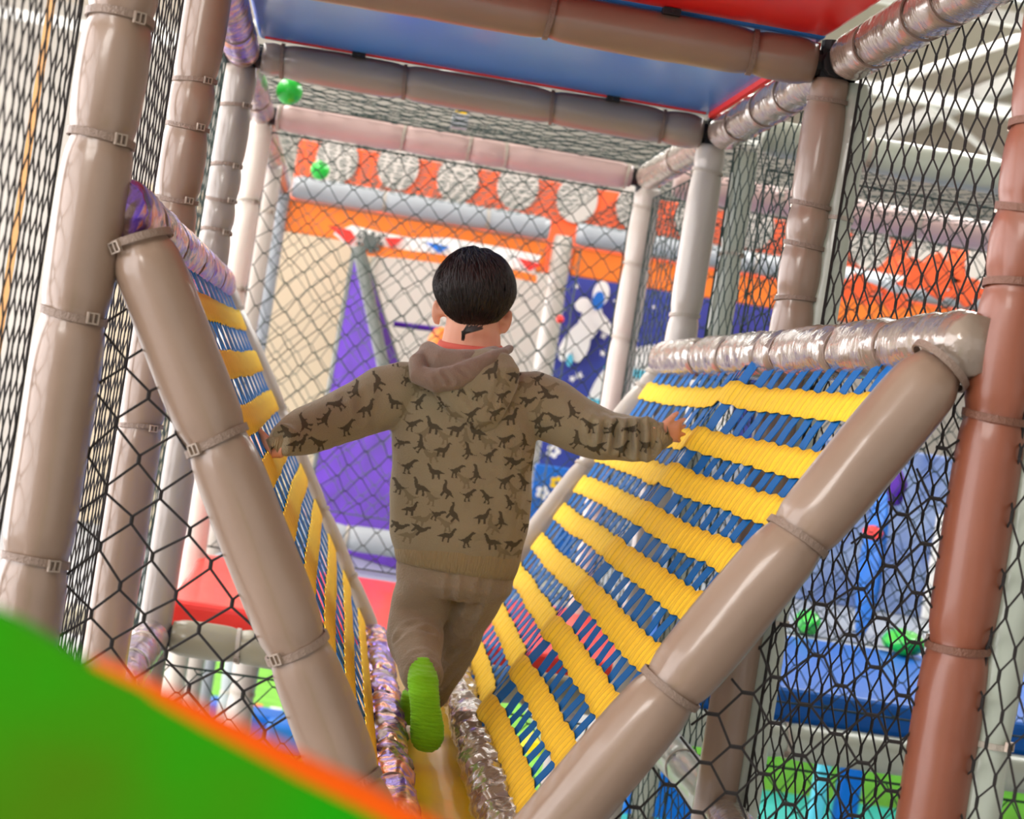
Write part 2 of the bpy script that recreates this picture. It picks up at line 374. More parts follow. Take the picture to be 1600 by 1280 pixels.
beam('grey padded beam above the right orange fascia', (W + .08, Y5, HB - .01), (4.2, Y5, HB - .01), .055, 'grey', [], 'tie3', seed=40, ties=(.3, .7), sides=18, step=.03)
# beams running away from the camera
beam('film wrapped beam along the upper right side nearest the camera', (W + .01, -1.3, HB + .01), (W + .01, Y1 - .06, HB + .01), .050, 'film', [(1500, 10), (1455, 40), (1372, 72)], seed=41, rough=.05, buckle=False)
beam('film wrapped beam on the upper right between the two ceiling corners', (W + .0, Y1 + .06, HB - .0), (W + .0, Y2 - .06, HB - .0), .048, 'film', [(1240, 150), (1200, 172), (1160, 195)], seed=43, rough=.05, buckle=False)
beam('film wrapped short beam on the upper right farthest back', (W + .0, Y2 + .06, HB - .0), (W + .0, Y3 - .06, HB - .0), .046, 'film', [(1062, 247)], seed=45, rough=.05, buckle=False)
beam('holographic film beam at the left of the blue ceiling deck', (.0, Y1 + .06, HB), (.0, Y2 - .06, HB), .046, 'irid', [(372, 40), (382, 78)], seed=47, rough=.06, buckle=False)
beam('holographic film beam behind the second left corner', (.0, Y2 + .06, HB), (.0, Y3 - .06, HB), .045, 'irid2', [(405, 150)], seed=49, rough=.06, buckle=False)
beam('taupe padded beam along the upper left nearest the camera', (.0, -1.3, HB + .01), (.0, Y1 - .06, HB + .01), .048, 'taupe', [], seed=50, ties=(.3, .7))
beam('lilac holographic beam farthest back on the left', (.0, Y3 + .06, HB - .02), (.0, Y5 - .06, HB - .02), .045, 'irid2', [], seed=48, rough=.05, ties=(.3, .5), sides=18, buckle=False)
# hand rails of the V shaped bridge
RLa, RLb = V((.036, -.01, HR)), V((.03, Y2 - .05, HR - .01))
RRa, RRb = V((1.262, -.03, HR + .005)), V((1.245, Y2 - .03, HR - .02))
pad('bridge_rail', 'holographic film wrapped rail along the top of the left woven net', RLa, RLb, .049, 'irid', (.12, .3, .5, .62, .8), 'tie', None, .09, 'rail', seed=51, buckle=False)
pad('bridge_rail', 'film wrapped rail along the top of the right woven net', RRa, RRb, .050, 'film', (), 'tie', [(1100, 540), (1146, 530), (1205, 520), (1232, 518), (1322, 505), (1402, 497)], .09, 'rail', seed=53, buckle=False, pinch=.16)
# sloping edge tubes of the V
NR0, NR1 = V((1.226, 0, .128)), V((.70, 0, -.735))
NL0, NL1 = V((.070, 0, .125)), V((.565, 0, -.735))
FR0, FR1 = V((1.262, Y2, .13)), V((.80, Y2, -.72))
FL0, FL1 = V((.022, Y2, .17)), V((.572, Y2, -.72))
def strut(lb, A, B, r, m, px, tm, seed, **k): return pad('sloping_strut', lb, A, B, r, m, (), tm, px, cat='strut', seed=seed, **k)
strut('thick beige padded strut sloping down at the near edge of the right woven net', NR0, NR1 + (NR1 - NR0) * .06, .052, 'taupe', [(1462, 562), (1253, 845), (1060, 1087)], 'tie', 55, pinch=.10)
strut('thick taupe padded strut sloping down at the near edge of the left woven net', NL0, NL1, .050, 'taupe', [(219, 375), (325, 695), (460, 1015), (575, 1215)], 'tie', 56, pinch=.10)
strut('pale padded strut at the far edge of the right woven net', FR0, FR1, .043, 'cream', [(1030, 590), (1020, 615), (912, 728), (805, 880)], 'tie3', 57)
strut('pale padded strut at the far edge of the left woven net', FL0, FL1, .036, 'cream', [(362, 490), (430, 645), (498, 800), (542, 905)], 'tie3', 58)
# lower beams at deck height
beam('pale padded beam at deck height under the far end of the bridge', (g, Y2, HD), (W - g, Y2, HD), .05, 'olive', [], 'tie3', seed=60, ties=(.15, .35, .8))
beam('film wrapped beam at deck height on the left below the woven net', (.0, Y1 + .05, HD), (.0, Y2 - .06, HD), .048, 'irid2', [], 'tie3', seed=61, ties=(.3, .55, .8), rough=.06, buckle=False)
beam('film wrapped beam at deck height on the right, running toward the camera', (W, .2, HD - .01), (W, Y1 - .06, HD - .01), .048, 'film', [], 'tie3', seed=62, ties=(.2, .5, .8), rough=.04, buckle=False)
beam('beige beam at deck height on the right behind the mint post', (W, Y1 + .06, HD), (W, Y2 - .06, HD), .046, 'mint', [], 'tie3', seed=63, ties=(.3, .7), buckle=False)
beam('grey pipe pad across the neighbouring bay under the blue mat', (W + .1, Y2, HD - .04), (4.3, Y2, HD - .04), .052, 'mint', [], 'tie3', seed=64, ties=(.12, .3, .5, .8))
beam('blue-grey pipe pad behind the far net at knee height', (g, Y4, -.69), (W + .1, Y4, -.69), .052, 'grey', [], 'tie3', seed=65, ties=(.35, .7), sides=18)
beam('pale pipe pad low behind the left triangle net', (-1.2, Y3, -.98), (W, Y3, -.98), .05, 'olive', [], 'tie3', seed=66, ties=(.4, .7), sides=18, step=.03)

for P, lb, ds in (((0, Y2, HB), 'black pipe joint at the second ceiling corner, left', ((1, 0, 0), (0, 1, 0), (0, 0, 1))),
                  ((W - .01, Y2, HB), 'black pipe joint at the second ceiling corner, right', ((1, 0, 0), (0, 1, 0), (0, 0, 1))),
                  ((W - .01, Y1, HB), 'black pipe joint at the front ceiling corner, right', ((1, 0, 0), (0, 1, 0), (0, 0, 1))),
                  ((W, Y3, HB), 'black pipe joint over the white post right of the boy', ((1, 0, 0), (0, 0, 1))),
                  ((0, Y3, HB), 'black pipe joint at the left end of the pale pink beam', ((1, 0, 0), (0, 0, 1))),
                  ((0, Y2, HD), 'black pipe joint at deck height behind the left triangle net', ((1, 0, 0), (0, 1, 0), (0, 0, 1)))):
    clamp(P, lb, ds)

# ------------------------------------------------------------------ decks
def slab(x0, x1, y0, y1, z0, z1, r=.012):
    bm = bmesh.new(); bmesh.ops.create_cube(bm, size=1)
    for v in bm.verts: v.co = V(((x0 + x1) / 2 + v.co.x * (x1 - x0), (y0 + y1) / 2 + v.co.y * (y1 - y0), (z0 + z1) / 2 + v.co.z * (z1 - z0)))
    bmesh.ops.bevel(bm, geom=list(bm.edges), offset=r, segments=3, affect='EDGES', profile=.5)
    b = MB(); b.add([v.co.copy() for v in bm.verts], [[v.index for v in f.verts] for f in bm.faces]); bm.free(); return b
t = thing('ceiling_deck', 'glossy blue ceiling deck between the two ceiling corners', 'deck', V((.65, 1.95, HB + .05)))
obj('deck_panel', slab(.03, 1.27, Y1 + .0, Y2 + .02, HB + .052, HB + .11), M['pad_b'], t)
b = MB(); b.box((1.262, 1.95, HB + .045), (.012, 1.22, .014)); obj('red_piping', b, M['red_p'], t)
b = MB(); b.box((.65, Y2 - .03, HB + .052), (1.2, .01, .008)); obj('red_piping', b, M['red_p'], t)
t = thing('ceiling_deck', 'red ceiling deck at the top of the picture', 'deck', V((.65, .6, HB + .05)))
obj('deck_panel', slab(.03, 1.27, .10, Y1 - .01, HB + .055, HB + .12), M['pad_r'], t)
for i, (px, py, y) in enumerate(((1045, 22, Y1), (560, 92, Y2), (955, 158, Y2))):
    P = at(px, py, y); b = MB(); b.box((P.x, y - .03, HB + .046), (.036, .03, .014)); b.tube([V((P.x, y - .03, HB + .046)), V((P.x, y - .05, HB + .046))], .004, 8)
    tag(obj('deck_bracket', b, M['black']), ['small black bracket holding the red ceiling deck', 'small black bracket under the left part of the blue ceiling deck', 'small black bracket under the right part of the blue ceiling deck'][i], 'bracket')
t = thing('bridge_deck', 'narrow glossy yellow bridge deck at the bottom of the V', 'deck', V((.66, 1.3, -.84)))
obj('deck_panel', slab(.53, .82, .0, Y2 + .02, -.84, -.765, .01), M['deck_y'], t)
t = thing('red_platform', 'red padded platform beyond the end of the bridge', 'platform', V((.65, 3.4, -.84)))
obj('mat', slab(.02, 1.36, Y2 + .12, 4.02, -.80, -.715, .02), M['red'], t)
b = MB(); b.box((.65, 3.35, -.825), (1.2, 1.2, .04)); obj('base_board', b, M['olive'], t)
t = thing('blue_platform', 'wide bright blue mat in the neighbouring bay at lower right', 'platform', V((2.5, 3.4, -.84)))
obj('mat', slab(1.46, 4.3, Y2 + .04, 4.05, -.80, -.70, .02), M['blue_pad'], t)
t = thing('grey_platform', 'pale grey mat behind the bright blue mat at lower right', 'platform', V((2.5, 4.8, -.84)))
obj('mat', slab(1.46, 4.3, 4.08, 5.9, -.80, -.70, .02), M['grey'], t)
t = thing('rear_platform', 'grey platform under the purple tent behind the red mat', 'platform', V((.65, 5.2, -.9)))
obj('mat', slab(.02, 1.40, 4.2, 7.0, -.90, -.82, .02), M['grey'], t)

# crumpled film wrapped tubes on both sides of the yellow deck
pad('deck_edge_tube', 'crumpled holographic film tube along the left side of the yellow deck', (.577, .02, -.722), (.586, Y2 - .02, -.722), .040, 'irid', (.1, .24, .36, .47, .58, .7, .85), 'tie', None, .2, 'edge tube', seed=71, buckle=False, pinch=.2)
pad('deck_edge_tube', 'crumpled clear film tube along the right side of the yellow deck', (.757, .04, -.722), (.783, Y2 - .02, -.722), .043, 'film', (.08, .2, .33, .46, .6, .75, .88), 'tie', None, .2, 'edge tube', seed=73, buckle=False, pinch=.2)

# ------------------------------------------------------------------ woven slopes of the V
def slope(side):
    s = 1 if side == 'R' else -1
    if s > 0:
        NT, NB_, FT, FB = V((1.225, .03, .135)), V((.735, .03, -.715)), V((1.235, Y2 - .03, .12)), V((.80, Y2 - .03, -.715))
    else:
        NT, NB_, FT, FB = V((.070, .03, .12)), V((.555, .03, -.715)), V((.062, Y2 - .03, .13)), V((.562, Y2 - .03, -.715))
    nrm = V((-.86 * s, 0, .5)).normalized()
    def S(u, v, h=0):          # u along the bridge, v down the slope
        p = NT.lerp(FT, u).lerp(NB_.lerp(FB, u), v)
        bump = .020 * max(0, 1 - abs(u - .5) / .07) ** 1.2 if s > 0 else 0
        sag = (-.008 * math.sin(PI * min(1, abs(u - .5) * 2)) - .010 * math.sin(PI * v)) if s > 0 else .006
        return p + nrm * (h + bump + sag)
    t = thing('woven_slope', 'right hand sloping net woven from yellow and blue webbing' if s > 0 else 'left hand sloping net woven from yellow and blue webbing', 'webbing net', NB_)
    nb = 26; hw = .027 / 2.54
    for k in range(nb):
        uc = (k + .5) / nb; b = MB(); vs = []; fs = []; nv = 44; b.uv = []
        ju = random.uniform(-.0015, .0015)
        for i in range(nv + 1):
            v = -.03 + 1.05 * i / nv
            for q in (-1, 1):
                vs.append(S(uc + ju + q * hw, v, -.002 + .0015 * math.sin(v * 9 * 2 * PI + k * PI))); 
        for i in range(nv): fs.append((2 * i, 2 * i + 1, 2 * i + 3, 2 * i + 2))
        n0 = len(vs); vs += [p - nrm * .0016 for p in vs]; fs += [tuple(n0 + x for x in f[::-1]) for f in fs]
        for i in range(nv):
            fs += [(2 * i, 2 * i + 2, n0 + 2 * i + 2, n0 + 2 * i), (2 * i + 1, n0 + 2 * i + 1, n0 + 2 * i + 3, 2 * i + 3)]
        b.add(vs, fs); b.uv = None
        obj('blue_strap', b, M['blue'], t)
    if s > 0: zs = [.055, -.045, -.128, -.215, -.30, -.392, -.482, -.575, -.665]; 
    else: zs = [.06, -.04, -.135, -.225, -.315, -.405, -.495, -.585, -.675]
    for k, z in enumerate(zs):
        v = (.13 - z) / .85; hv = .0255 / .98; b = MB(); vs = []; fs = []; uv = []; nu = nb * 8
        wob = [random.uniform(-.003, .003) for _ in range(nu // 8 + 2)]
        for i in range(nu + 1):
            u = i / nu
            w = (math.sin(u * nb * 2 * PI - PI / 2) * .5 + .5)
            h = .003 + (.0045 if s > 0 else .002) * w
            q0 = i / 8; j = int(q0); fr = q0 - j; jj = wob[j] * (1 - fr) + wob[j + 1] * fr
            for q in (-1, -.33, .33, 1):
                vs.append(S(u, v + q * hv * (1 + .16 * w) + jj + .002 * math.sin(u * 11 + k), h - .0035 * abs(q) ** 2 * w)); uv.append((u * 8, q))
        for i in range(nu):
            for j in range(3): a = 4 * i + j; fs.append((a, a + 1, a + 5, a + 4))
        n0 = len(vs); vs += [p - nrm * .0018 for p in vs]; uv += uv; fs += [tuple(n0 + x for x in f[::-1]) for f in fs]
        for i in range(nu): fs += [(4 * i, 4 * i + 4, n0 + 4 * i + 4, n0 + 4 * i), (4 * i + 3, n0 + 4 * i + 3, n0 + 4 * i + 7, 4 * i + 7)]
        b.add(vs, fs); b.uv = uv
        obj('yellow_strap', b, M['yellow'], t, smooth=True)
slope('R'); slope('L')

# ------------------------------------------------------------------ rope nets
def net(lb, O, e1, e2, poly, ca, cb, r, m, knot=.006, kdir=0, jit=.004, sides=4, kr=1.5, seed=1, bow=0, border=True):
    """diamond net on the plane O, e1, e2, kept inside the convex outline poly (metres along e1, e2)"""
    O, e1, e2 = V(O), V(e1), V(e2); nrm = e1.cross(e2); rnd = random.Random(seed)
    xs = [p[0] for p in poly]; ys = [p[1] for p in poly]; x0, x1, y0, y1 = min(xs), max(xs), min(ys), max(ys)
    area2 = sum(poly[i][0] * poly[(i + 1) % len(poly)][1] - poly[(i + 1) % len(poly)][0] * poly[i][1] for i in range(len(poly)))
    sg = 1 if area2 > 0 else -1
    def clip(a, c):
        t0, t1 = 0, 1
        for i in range(len(poly)):
            p, q = poly[i], poly[(i + 1) % len(poly)]; nx, ny = -(q[1] - p[1]) * sg, (q[0] - p[0]) * sg
            da = (a[0] - p[0]) * nx + (a[1] - p[1]) * ny; dc = (c[0] - p[0]) * nx + (c[1] - p[1]) * ny
            if da < 0 and dc < 0: return None
            if da < 0: t0 = max(t0, da / (da - dc))
            elif dc < 0: t1 = min(t1, da / (da - dc))
        if t0 >= t1: return None
        L = lambda t: (a[0] + (c[0] - a[0]) * t, a[1] + (c[1] - a[1]) * t)
        return L(t0), L(t1)
    K = {}
    def kn(i, j):
        if (i, j) not in K:
            x, y = x0 + i * ca, y0 + j * cb
            K[i, j] = (x + rnd.uniform(-jit, jit), y + rnd.uniform(-jit, jit), .25 * jit * rnd.uniform(-1, 1) * 3)
        return K[i, j]
    def W3(p, h): return O + e1 * p[0] + e2 * p[1] + nrm * (h + bow * math.sin(PI * (p[0] - x0) / (x1 - x0)) * math.sin(PI * (p[1] - y0) / (y1 - y0)))
    b = MB(); ni, nj = int((x1 - x0) / ca) + 2, int((y1 - y0) / cb) + 2
    kx, ky = (knot, 0) if kdir == 0 else (0, knot)
    def seg(a, c, ha, hc, rr, s=sides):
        q = clip(a, c)
        if not q: return
        A, B = W3(q[0], ha), W3(q[1], hc)
        if (A - B).length < .003: return
        b.tube([A, B], rr, s, nrm, cap=False)
    for i in range(-1, ni):
        for j in range(-1, nj):
            if (i + j) % 2: continue
            k = kn(i, j)
            for dj in (1, -1):
                l = kn(i + 1, j + dj)
                if kdir == 0: a, c = (k[0] + kx, k[1]), (l[0] - kx, l[1])
                else: a, c = (k[0], k[1] + ky * dj), (l[0], l[1] - ky * dj)
                seg(a, c, k[2], l[2], r)
            if kr: seg((k[0] - kx * 1.15, k[1] - ky * 1.15), (k[0] + kx * 1.15, k[1] + ky * 1.15), k[2], k[2], r * kr)
    t = thing('safety_net', lb, 'net', W3(poly[0], 0))
    o = obj('mesh', b, M[m], t); o['kind'] = 'stuff'
    if border:
        b = MB()
        pp = [W3(p, 0) for p in poly]
        b2 = []
        for i in range(len(pp)): b.tube([pp[i], pp[(i + 1) % len(pp)]], r * 1.8, 6, nrm, cap=True)
        obj('border_rope', b, M[m], t)
    return t
EX, EY, EZ = (1, 0, 0), (0, 1, 0), (0, 0, 1)
# front triangles
net('black rope net with large diamonds filling the triangle left of the bridge', (0, .0, 0), EX, EZ, [(.045, .05), (.065, .05), (.515, -.735), (.53, -1.5), (.045, -1.5)], .0385, .044, .0019, 'rope', .005, 1, .005, 6, 1.6, 3, 0, False)
net('black rope net with large diamonds filling the triangle right of the bridge', (0, .0, 0), EX, EZ, [(1.27, .06), (.79, -.68), (.79, -1.5), (1.27, -1.5)], .046, .036, .0019, 'rope', .008, 0, .005, 6, 1.6, 4, 0, False)
# side walls
net('black net left of the nearest left post against the bright window', (-.05, 0, 0), EY, EZ, [(-2.2, -1.6), (-.03, -1.6), (-.03, .95), (-2.2, .95)], .024, .036, .0013, 'rope', .004, 1, .002, 4, 1.1, 5)
net('black net between the two nearest left posts', (-.045, 0, 0), EY, EZ, [(.05, -1.5), (1.26, -1.5), (1.26, .95), (.05, .95)], .028, .038, .0014, 'rope', .004, 1, .002, 4, 1.1, 6)
net('dark green net between the second and third left posts', (-.04, 0, 0), EY, EZ, [(1.36, -1.3), (2.55, -1.3), (2.55, .74), (1.36, .74)], .032, .038, .0014, 'rope_g', .004, 1, .002, 4, 1.1, 7)
net('dark green net between the third and fourth left posts', (-.04, 0, 0), EY, EZ, [(2.66, -.8), (3.85, -.8), (3.85, .72), (2.66, .72)], .045, .045, .0015, 'rope_g', .006, 1, .004, 4, 1.5, 8)
net('black net right of the orange-brown post at the picture edge', (W + .05, 0, 0), EY, EZ, [(-1.4, -1.6), (-.03, -1.6), (-.03, .95), (-1.4, .95)], .045, .045, .0019, 'rope', .006, 1, .004, 4, 1.5, 9)
net('black net between the orange-brown post and the taupe post at upper right', (W + .045, 0, 0), EY, EZ, [(.05, -1.5), (1.26, -1.5), (1.26, .80), (.05, .80)], .045, .045, .0019, 'rope', .006, 1, .004, 4, 1.5, 10)
net('dark green net between the two right hand ceiling corners', (W + .04, 0, 0), EY, EZ, [(1.36, -1.3), (2.55, -1.3), (2.55, .79), (1.36, .79)], .045, .045, .0016, 'rope_g', .006, 1, .004, 4, 1.5, 11)
net('dark green net on the right beyond the second ceiling corner', (W + .03, 0, 0), EY, EZ, [(2.66, -.7), (3.85, -.7), (3.85, .70), (2.66, .70)], .045, .045, .0015, 'rope_g', .006, 1, .004, 4, 1.5, 12)
# across the far end
net('dark green net across the far end behind the boy', (0, Y3 + .03, 0), EX, EZ, [(.04, -.68), (1.27, -.68), (1.27, .715), (.04, .715)], .043, .043, .0016, 'rope_g', .004, 0, .007, 4, 1.6, 13, .03)
net('dark green net across the neighbouring bay in front of the astronaut board', (0, Y3 + .03, 0), EX, EZ, [(1.36, -.68), (2.6, -.68), (2.6, .715), (1.36, .715)], .043, .043, .0016, 'rope_g', .004, 0, .007, 4, 1.6, 14, .03)
net('grey-green net farther back in front of the purple tent', (0, Y4 + .03, 0), EX, EZ, [(.04, -.6), (1.27, -.6), (1.27, .6), (.04, .6)], .043, .043, .0016, 'rope_l', .004, 0, .007, 4, 1.6, 15, .03)
# the outer side of the neighbouring bay
net('dark green net on the outer side of the neighbouring bay', (2.62, 0, 0), EY, EZ, [(-.6, -1.5), (2.55, -1.5), (2.55, .72), (-.6, .72)], .06, .055, .002, 'rope_g', .006, 1, .005, 4, 1.5, 16)
net('dark green net across the neighbouring bay above the blue mat', (0, Y2 + .02, 0), EX, EZ, [(1.45, -.74), (2.58, -.74), (2.58, .70), (1.45, .70)], .05, .05, .0017, 'rope_g', .005, 0, .006, 4, 1.5, 17)
net('dark green net under the neighbouring bay at lower right', (0, Y2 + .02, 0), EX, EZ, [(1.45, -2.0), (4.2, -2.0), (4.2, -.92), (1.45, -.92)], .06, .06, .002, 'rope_g', .005, 0, .006, 4, 1.5, 18)
net('dark green net low behind the left triangle net', (0, Y2 + .02, 0), EX, EZ, [(.04, -1.9), (1.2, -1.9), (1.2, -.88), (.04, -.88)], .05, .05, .0017, 'rope_g', .005, 0, .006, 4, 1.5, 19)
# ceilings of net
net('dark green ceiling net above the pale pink beam', (0, 0, HB + .04), EX, EY, [(.03, Y2 + .05), (1.27, Y2 + .05), (1.27, Y3 - .04), (.03, Y3 - .04)], .04, .04, .0016, 'rope_g', .004, 0, .006, 4, 1.5, 20, -.02)
net('dark ceiling net beyond the pale pink beam', (0, 0, HB + .03), EX, EY, [(.03, Y3 + .05), (1.27, Y3 + .05), (1.27, Y5 - .05), (.03, Y5 - .05)], .045, .06, .0018, 'rope_l', .004, 0, .006, 3, 0, 21, -.03, False)
net('dark ceiling net of the neighbouring bay', (0, 0, HB + .03), EX, EY, [(1.36, Y2 + .05), (2.6, Y2 + .05), (2.6, Y5 - .05), (1.36, Y5 - .05)], .045, .05, .0018, 'rope_g', .004, 0, .006, 3, 0, 22, -.03, False)

# ------------------------------------------------------------------ what lies beyond
def panel(name, lb, cat, x0, x1, y, z0, z1, m, th=.04, r=.01):
    o = obj(name, slab(x0, x1, y, y + th, z0, z1, r), M[m]); tag(o, lb, cat); return o
def disc(c, rx, rz, y, th=.008, n=24, ang=0):
    b = MB(); pts = []
    for k in range(n):
        a = 2 * PI * k / n; x, z = rx * math.cos(a), rz * math.sin(a)
        pts.append(V((c[0] + x * math.cos(ang) - z * math.sin(ang), y, c[1] + x * math.sin(ang) + z * math.cos(ang))))
    b.prism(pts, V((0, -1, 0)), th); return b
panel('fascia_board', 'orange fascia board under the grey beam left of the cream post', 'board', .03, 1.25, Y5, .55, .70, 'orange')
panel('fascia_board', 'orange fascia board under the grey beam right of the cream post', 'board', 1.38, 4.2, Y5, .56, .69, 'orange')
# orange banner with white discs above
t = thing('dotted_banner', 'orange cloth banner with a row of white discs seen through the ceiling net', 'banner', V((1.8, 7.3, .7)))
obj('cloth', slab(.02, 5.6, 7.3, 7.32, .60, 1.06, .005), M['orange2'], t)
for k in range(18):
    b = disc((.22 + .305 * k, .99 + .015 * (k % 2)), .105, .12, 7.29); obj('white_disc', b, M['wall'], t)
panel('hanging_board', 'bright beige board behind the left end of the far net', 'board', -.9, .48, 8.4, -1.1, .80, 'beige')
panel('hanging_board', 'grey-white board behind the head of the boy', 'board', .5, 1.9, 8.45, -1.1, .75, 'wall')
# cloud banner with racing stripes
t = thing('cloud_banner', 'white cut-out banner with orange, red and blue shapes below the orange fascia', 'banner', at(600, 400, 6.3))
def poly(name, pts, y, m, par, th=.01):
    b = MB(); P = [at(px, py, y) for px, py in pts]; b.prism([V((p.x, y, p.z)) for p in P], V((0, -1, 0)), th); return obj(name, b, M[m], par)
poly('white_cloud', [(520, 365), (545, 385), (600, 392), (640, 398), (700, 402), (835, 425), (845, 400), (790, 388), (700, 372), (640, 372), (590, 362), (550, 352)], 6.36, 'white', t)
poly('orange_wave', [(556, 380), (590, 384), (640, 392), (690, 398), (760, 412), (838, 430), (838, 442), (760, 425), (690, 412), (630, 404), (575, 400), (560, 392)], 6.34, 'orange', t)
poly('red_flag', [(512, 352), (548, 360), (556, 372), (545, 384), (530, 368)], 6.33, 'red_p', t)
poly('red_flag', [(600, 372), (632, 372), (612, 390)], 6.33, 'red_p', t)
poly('red_flag', [(808, 402), (848, 414), (826, 424)], 6.33, 'red_p', t)
poly('blue_flag', [(664, 378), (702, 386), (686, 396)], 6.33, 'sky', t)
b = MB(); P = at(578, 378, 6.3)
for k in range(9):
    a = 2 * PI * k / 9; b.box((P.x + .05 * math.cos(a), 6.32, P.z + .04 * math.sin(a)), (.02, .01, .02), Matrix.Rotation(-a, 3, 'Y'))
b.tube([V((P.x, 6.33, P.z)), V((P.x, 6.31, P.z))], .035, 16, V((0, 0, 1))); obj('grey_gear', b, M['dark'], t)
# purple tent
ap = at(560, 388, 5.95); q = [at(470, 880, 6.2), at(668, 900, 5.35), at(712, 880, 6.3)]
t = thing('purple_tent', 'tall purple tent shaped slide cover with dark edging behind the far net', 'tent', V((q[1].x, 5.8, -1.1)))
def tri_face(a, c, d, name):
    b = MB(); n = (c - a).cross(d - a).normalized(); b.prism([a, c, d], n, .02); obj(name, b, M['purple'], t)
ext = [ap + (p - ap) * ((-.815 - ap.z) / (p.z - ap.z)) for p in q]
tri_face(ap, ext[0], ext[1], 'side_panel'); tri_face(ap, ext[1], ext[2], 'side_panel'); tri_face(ap, ext[2], ext[0], 'side_panel')
for e in ext:
    b = MB(); b.tube([ap, e], .028, 8, V((0, 1, 0))); obj('edge_trim', b, M['dark'], t, True)
b = MB(); b.tube([at(615, 506, 6.0), at(690, 516, 6.0)], .012, 8); tag(obj('purple_rod', b, M['purple']), 'thin purple rod left of the neck of the boy', 'rod')
b = MB(); c0 = at(688, 530, 5.6); b.loft(rings([c0 - V((0, 0, .09)), c0 - V((0, 0, .05)), c0, c0 + V((0, 0, .04)), c0 + V((0, 0, .05))], [.03, .055, .05, .03, .006], 14, V((0, 1, 0)))); tag(obj('orange_cone', b, M['orange'], smooth=True), 'orange foam knob beside the neck of the boy', 'foam knob')
# astronaut board
bx0, bx1 = at(868, 520, 6.9).x, at(1262, 500, 6.9).x
t = thing('space_board', 'navy printed board with a floating astronaut and a white moon', 'printed board', V((bx0, 6.9, -.9)))
obj('board', slab(bx0, bx1, 6.9, 6.94, -.85, .60, .006), M['navy'], t)
EK = [0]
def ell(name, px, py, rx, ry, ang, m, y=6.885, n=20, par=None):
    EK[0] += 1; y -= .0012 * EK[0]
    c = at(px, py, y); k = (y - CAMP.y) / FPX * 1.0
    b = disc((c.x, c.z), rx * k, ry * k, y, .006, n, -math.radians(ang) + ROL); return obj(name, b, M[m], par or t)
ell('moon_print', 1030, 655, 118, 118, 0, 'white', 6.893, 48)
for a_, c_, d_ in ((1000, 585, 60), (985, 640, 80), (980, 700, 70)): ell('moon_band', a_, c_, d_, 7, 12, 'cyanp', 6.888)
ell('astronaut_print', 921, 505, 17, 33, 24, 'white'); ell('astronaut_print', 896, 530, 13, 36, 38, 'white'); ell('astronaut_print', 908, 542, 12, 26, 20, 'white')
ell('astronaut_print', 912, 477, 14, 12, 0, 'white'); ell('astronaut_print', 940, 503, 10, 26, -40, 'white'); ell('astronaut_print', 939, 459, 13, 20, 12, 'white', 6.881)
ell('visor_print', 935, 470, 9, 15, 14, 'sky', 6.876)
ell('boot_print', 883, 552, 8, 14, 30, 'white'); ell('boot_print', 890, 563, 5, 10, 10, 'cyanp', 6.88)
for px, py, r_ in ((901, 447, 4), (1050, 460, 3), (878, 485, 4), (943, 525, 5), (942, 552, 5), (1022, 480, 3), (905, 587, 6), (894, 592, 5), (960, 470, 2), (1170, 470, 4), (1220, 500, 4)):
    b = MB(); c = at(px, py, 6.885); k = (6.885 - CAMP.y) / FPX; pts = []
    for i in range(10): rr = r_ * k * (1.3 if i % 2 == 0 else .55); a = i * PI / 5; pts.append(V((c.x + rr * math.cos(a), 6.885, c.z + rr * math.sin(a))))
    b.prism(pts, V((0, -1, 0)), .005); obj('star_print', b, M['white'], t)
b = MB(); c = at(875, 499, 6.0); b.ball(c, .018, 12, 8); tag(obj('red_ball', b, M['red'], smooth=True), 'small red ball caught in the far net left of the astronaut', 'ball')
t = thing('flower_board', 'bright blue board with pale flowers below the astronaut board', 'printed board', at(870, 760, 6.2))
obj('board', slab(at(832, 760, 6.2).x, at(1000, 760, 6.2).x, 6.2, 6.23, -.82, -.32, .005), M['sky'], t)
for px, py, m_ in ((848, 770, 'white'), (870, 755, 'deck_y'), (865, 705, 'white')):
    c = at(px, py, 6.18)
    for k in range(5): b = disc((c.x + .02 * math.cos(k * 1.257), c.z + .02 * math.sin(k * 1.257)), .013, .013, 6.19, .004, 8); obj('petal_print', b, M[m_], t)
# green balls on the ceiling nets, and a little lamp
for i, (px, py, y, r_) in enumerate(((452, 143, 3.25, .040), (500, 266, 5.6, .040))):
    P = at(px, py, y); b = MB(); b.ball(P, r_, 20, 14); tag(obj('plastic_ball', b, M['green'], smooth=True), ['bright green plastic ball lying on the ceiling net at upper left', 'green plastic ball farther back below the first one'][i], 'ball')
P = at(718, 190, 3.6); t = thing('small_lamp', 'small grey lamp with a yellow cap on the ceiling net above the boy', 'lamp', P)
b = MB(); b.box(P, (.05, .05, .045)); obj('housing', b, M['grey'], t); b = MB(); b.box(P + V((0, 0, .03)), (.035, .035, .015)); obj('cap', b, M['deck_y'], t)
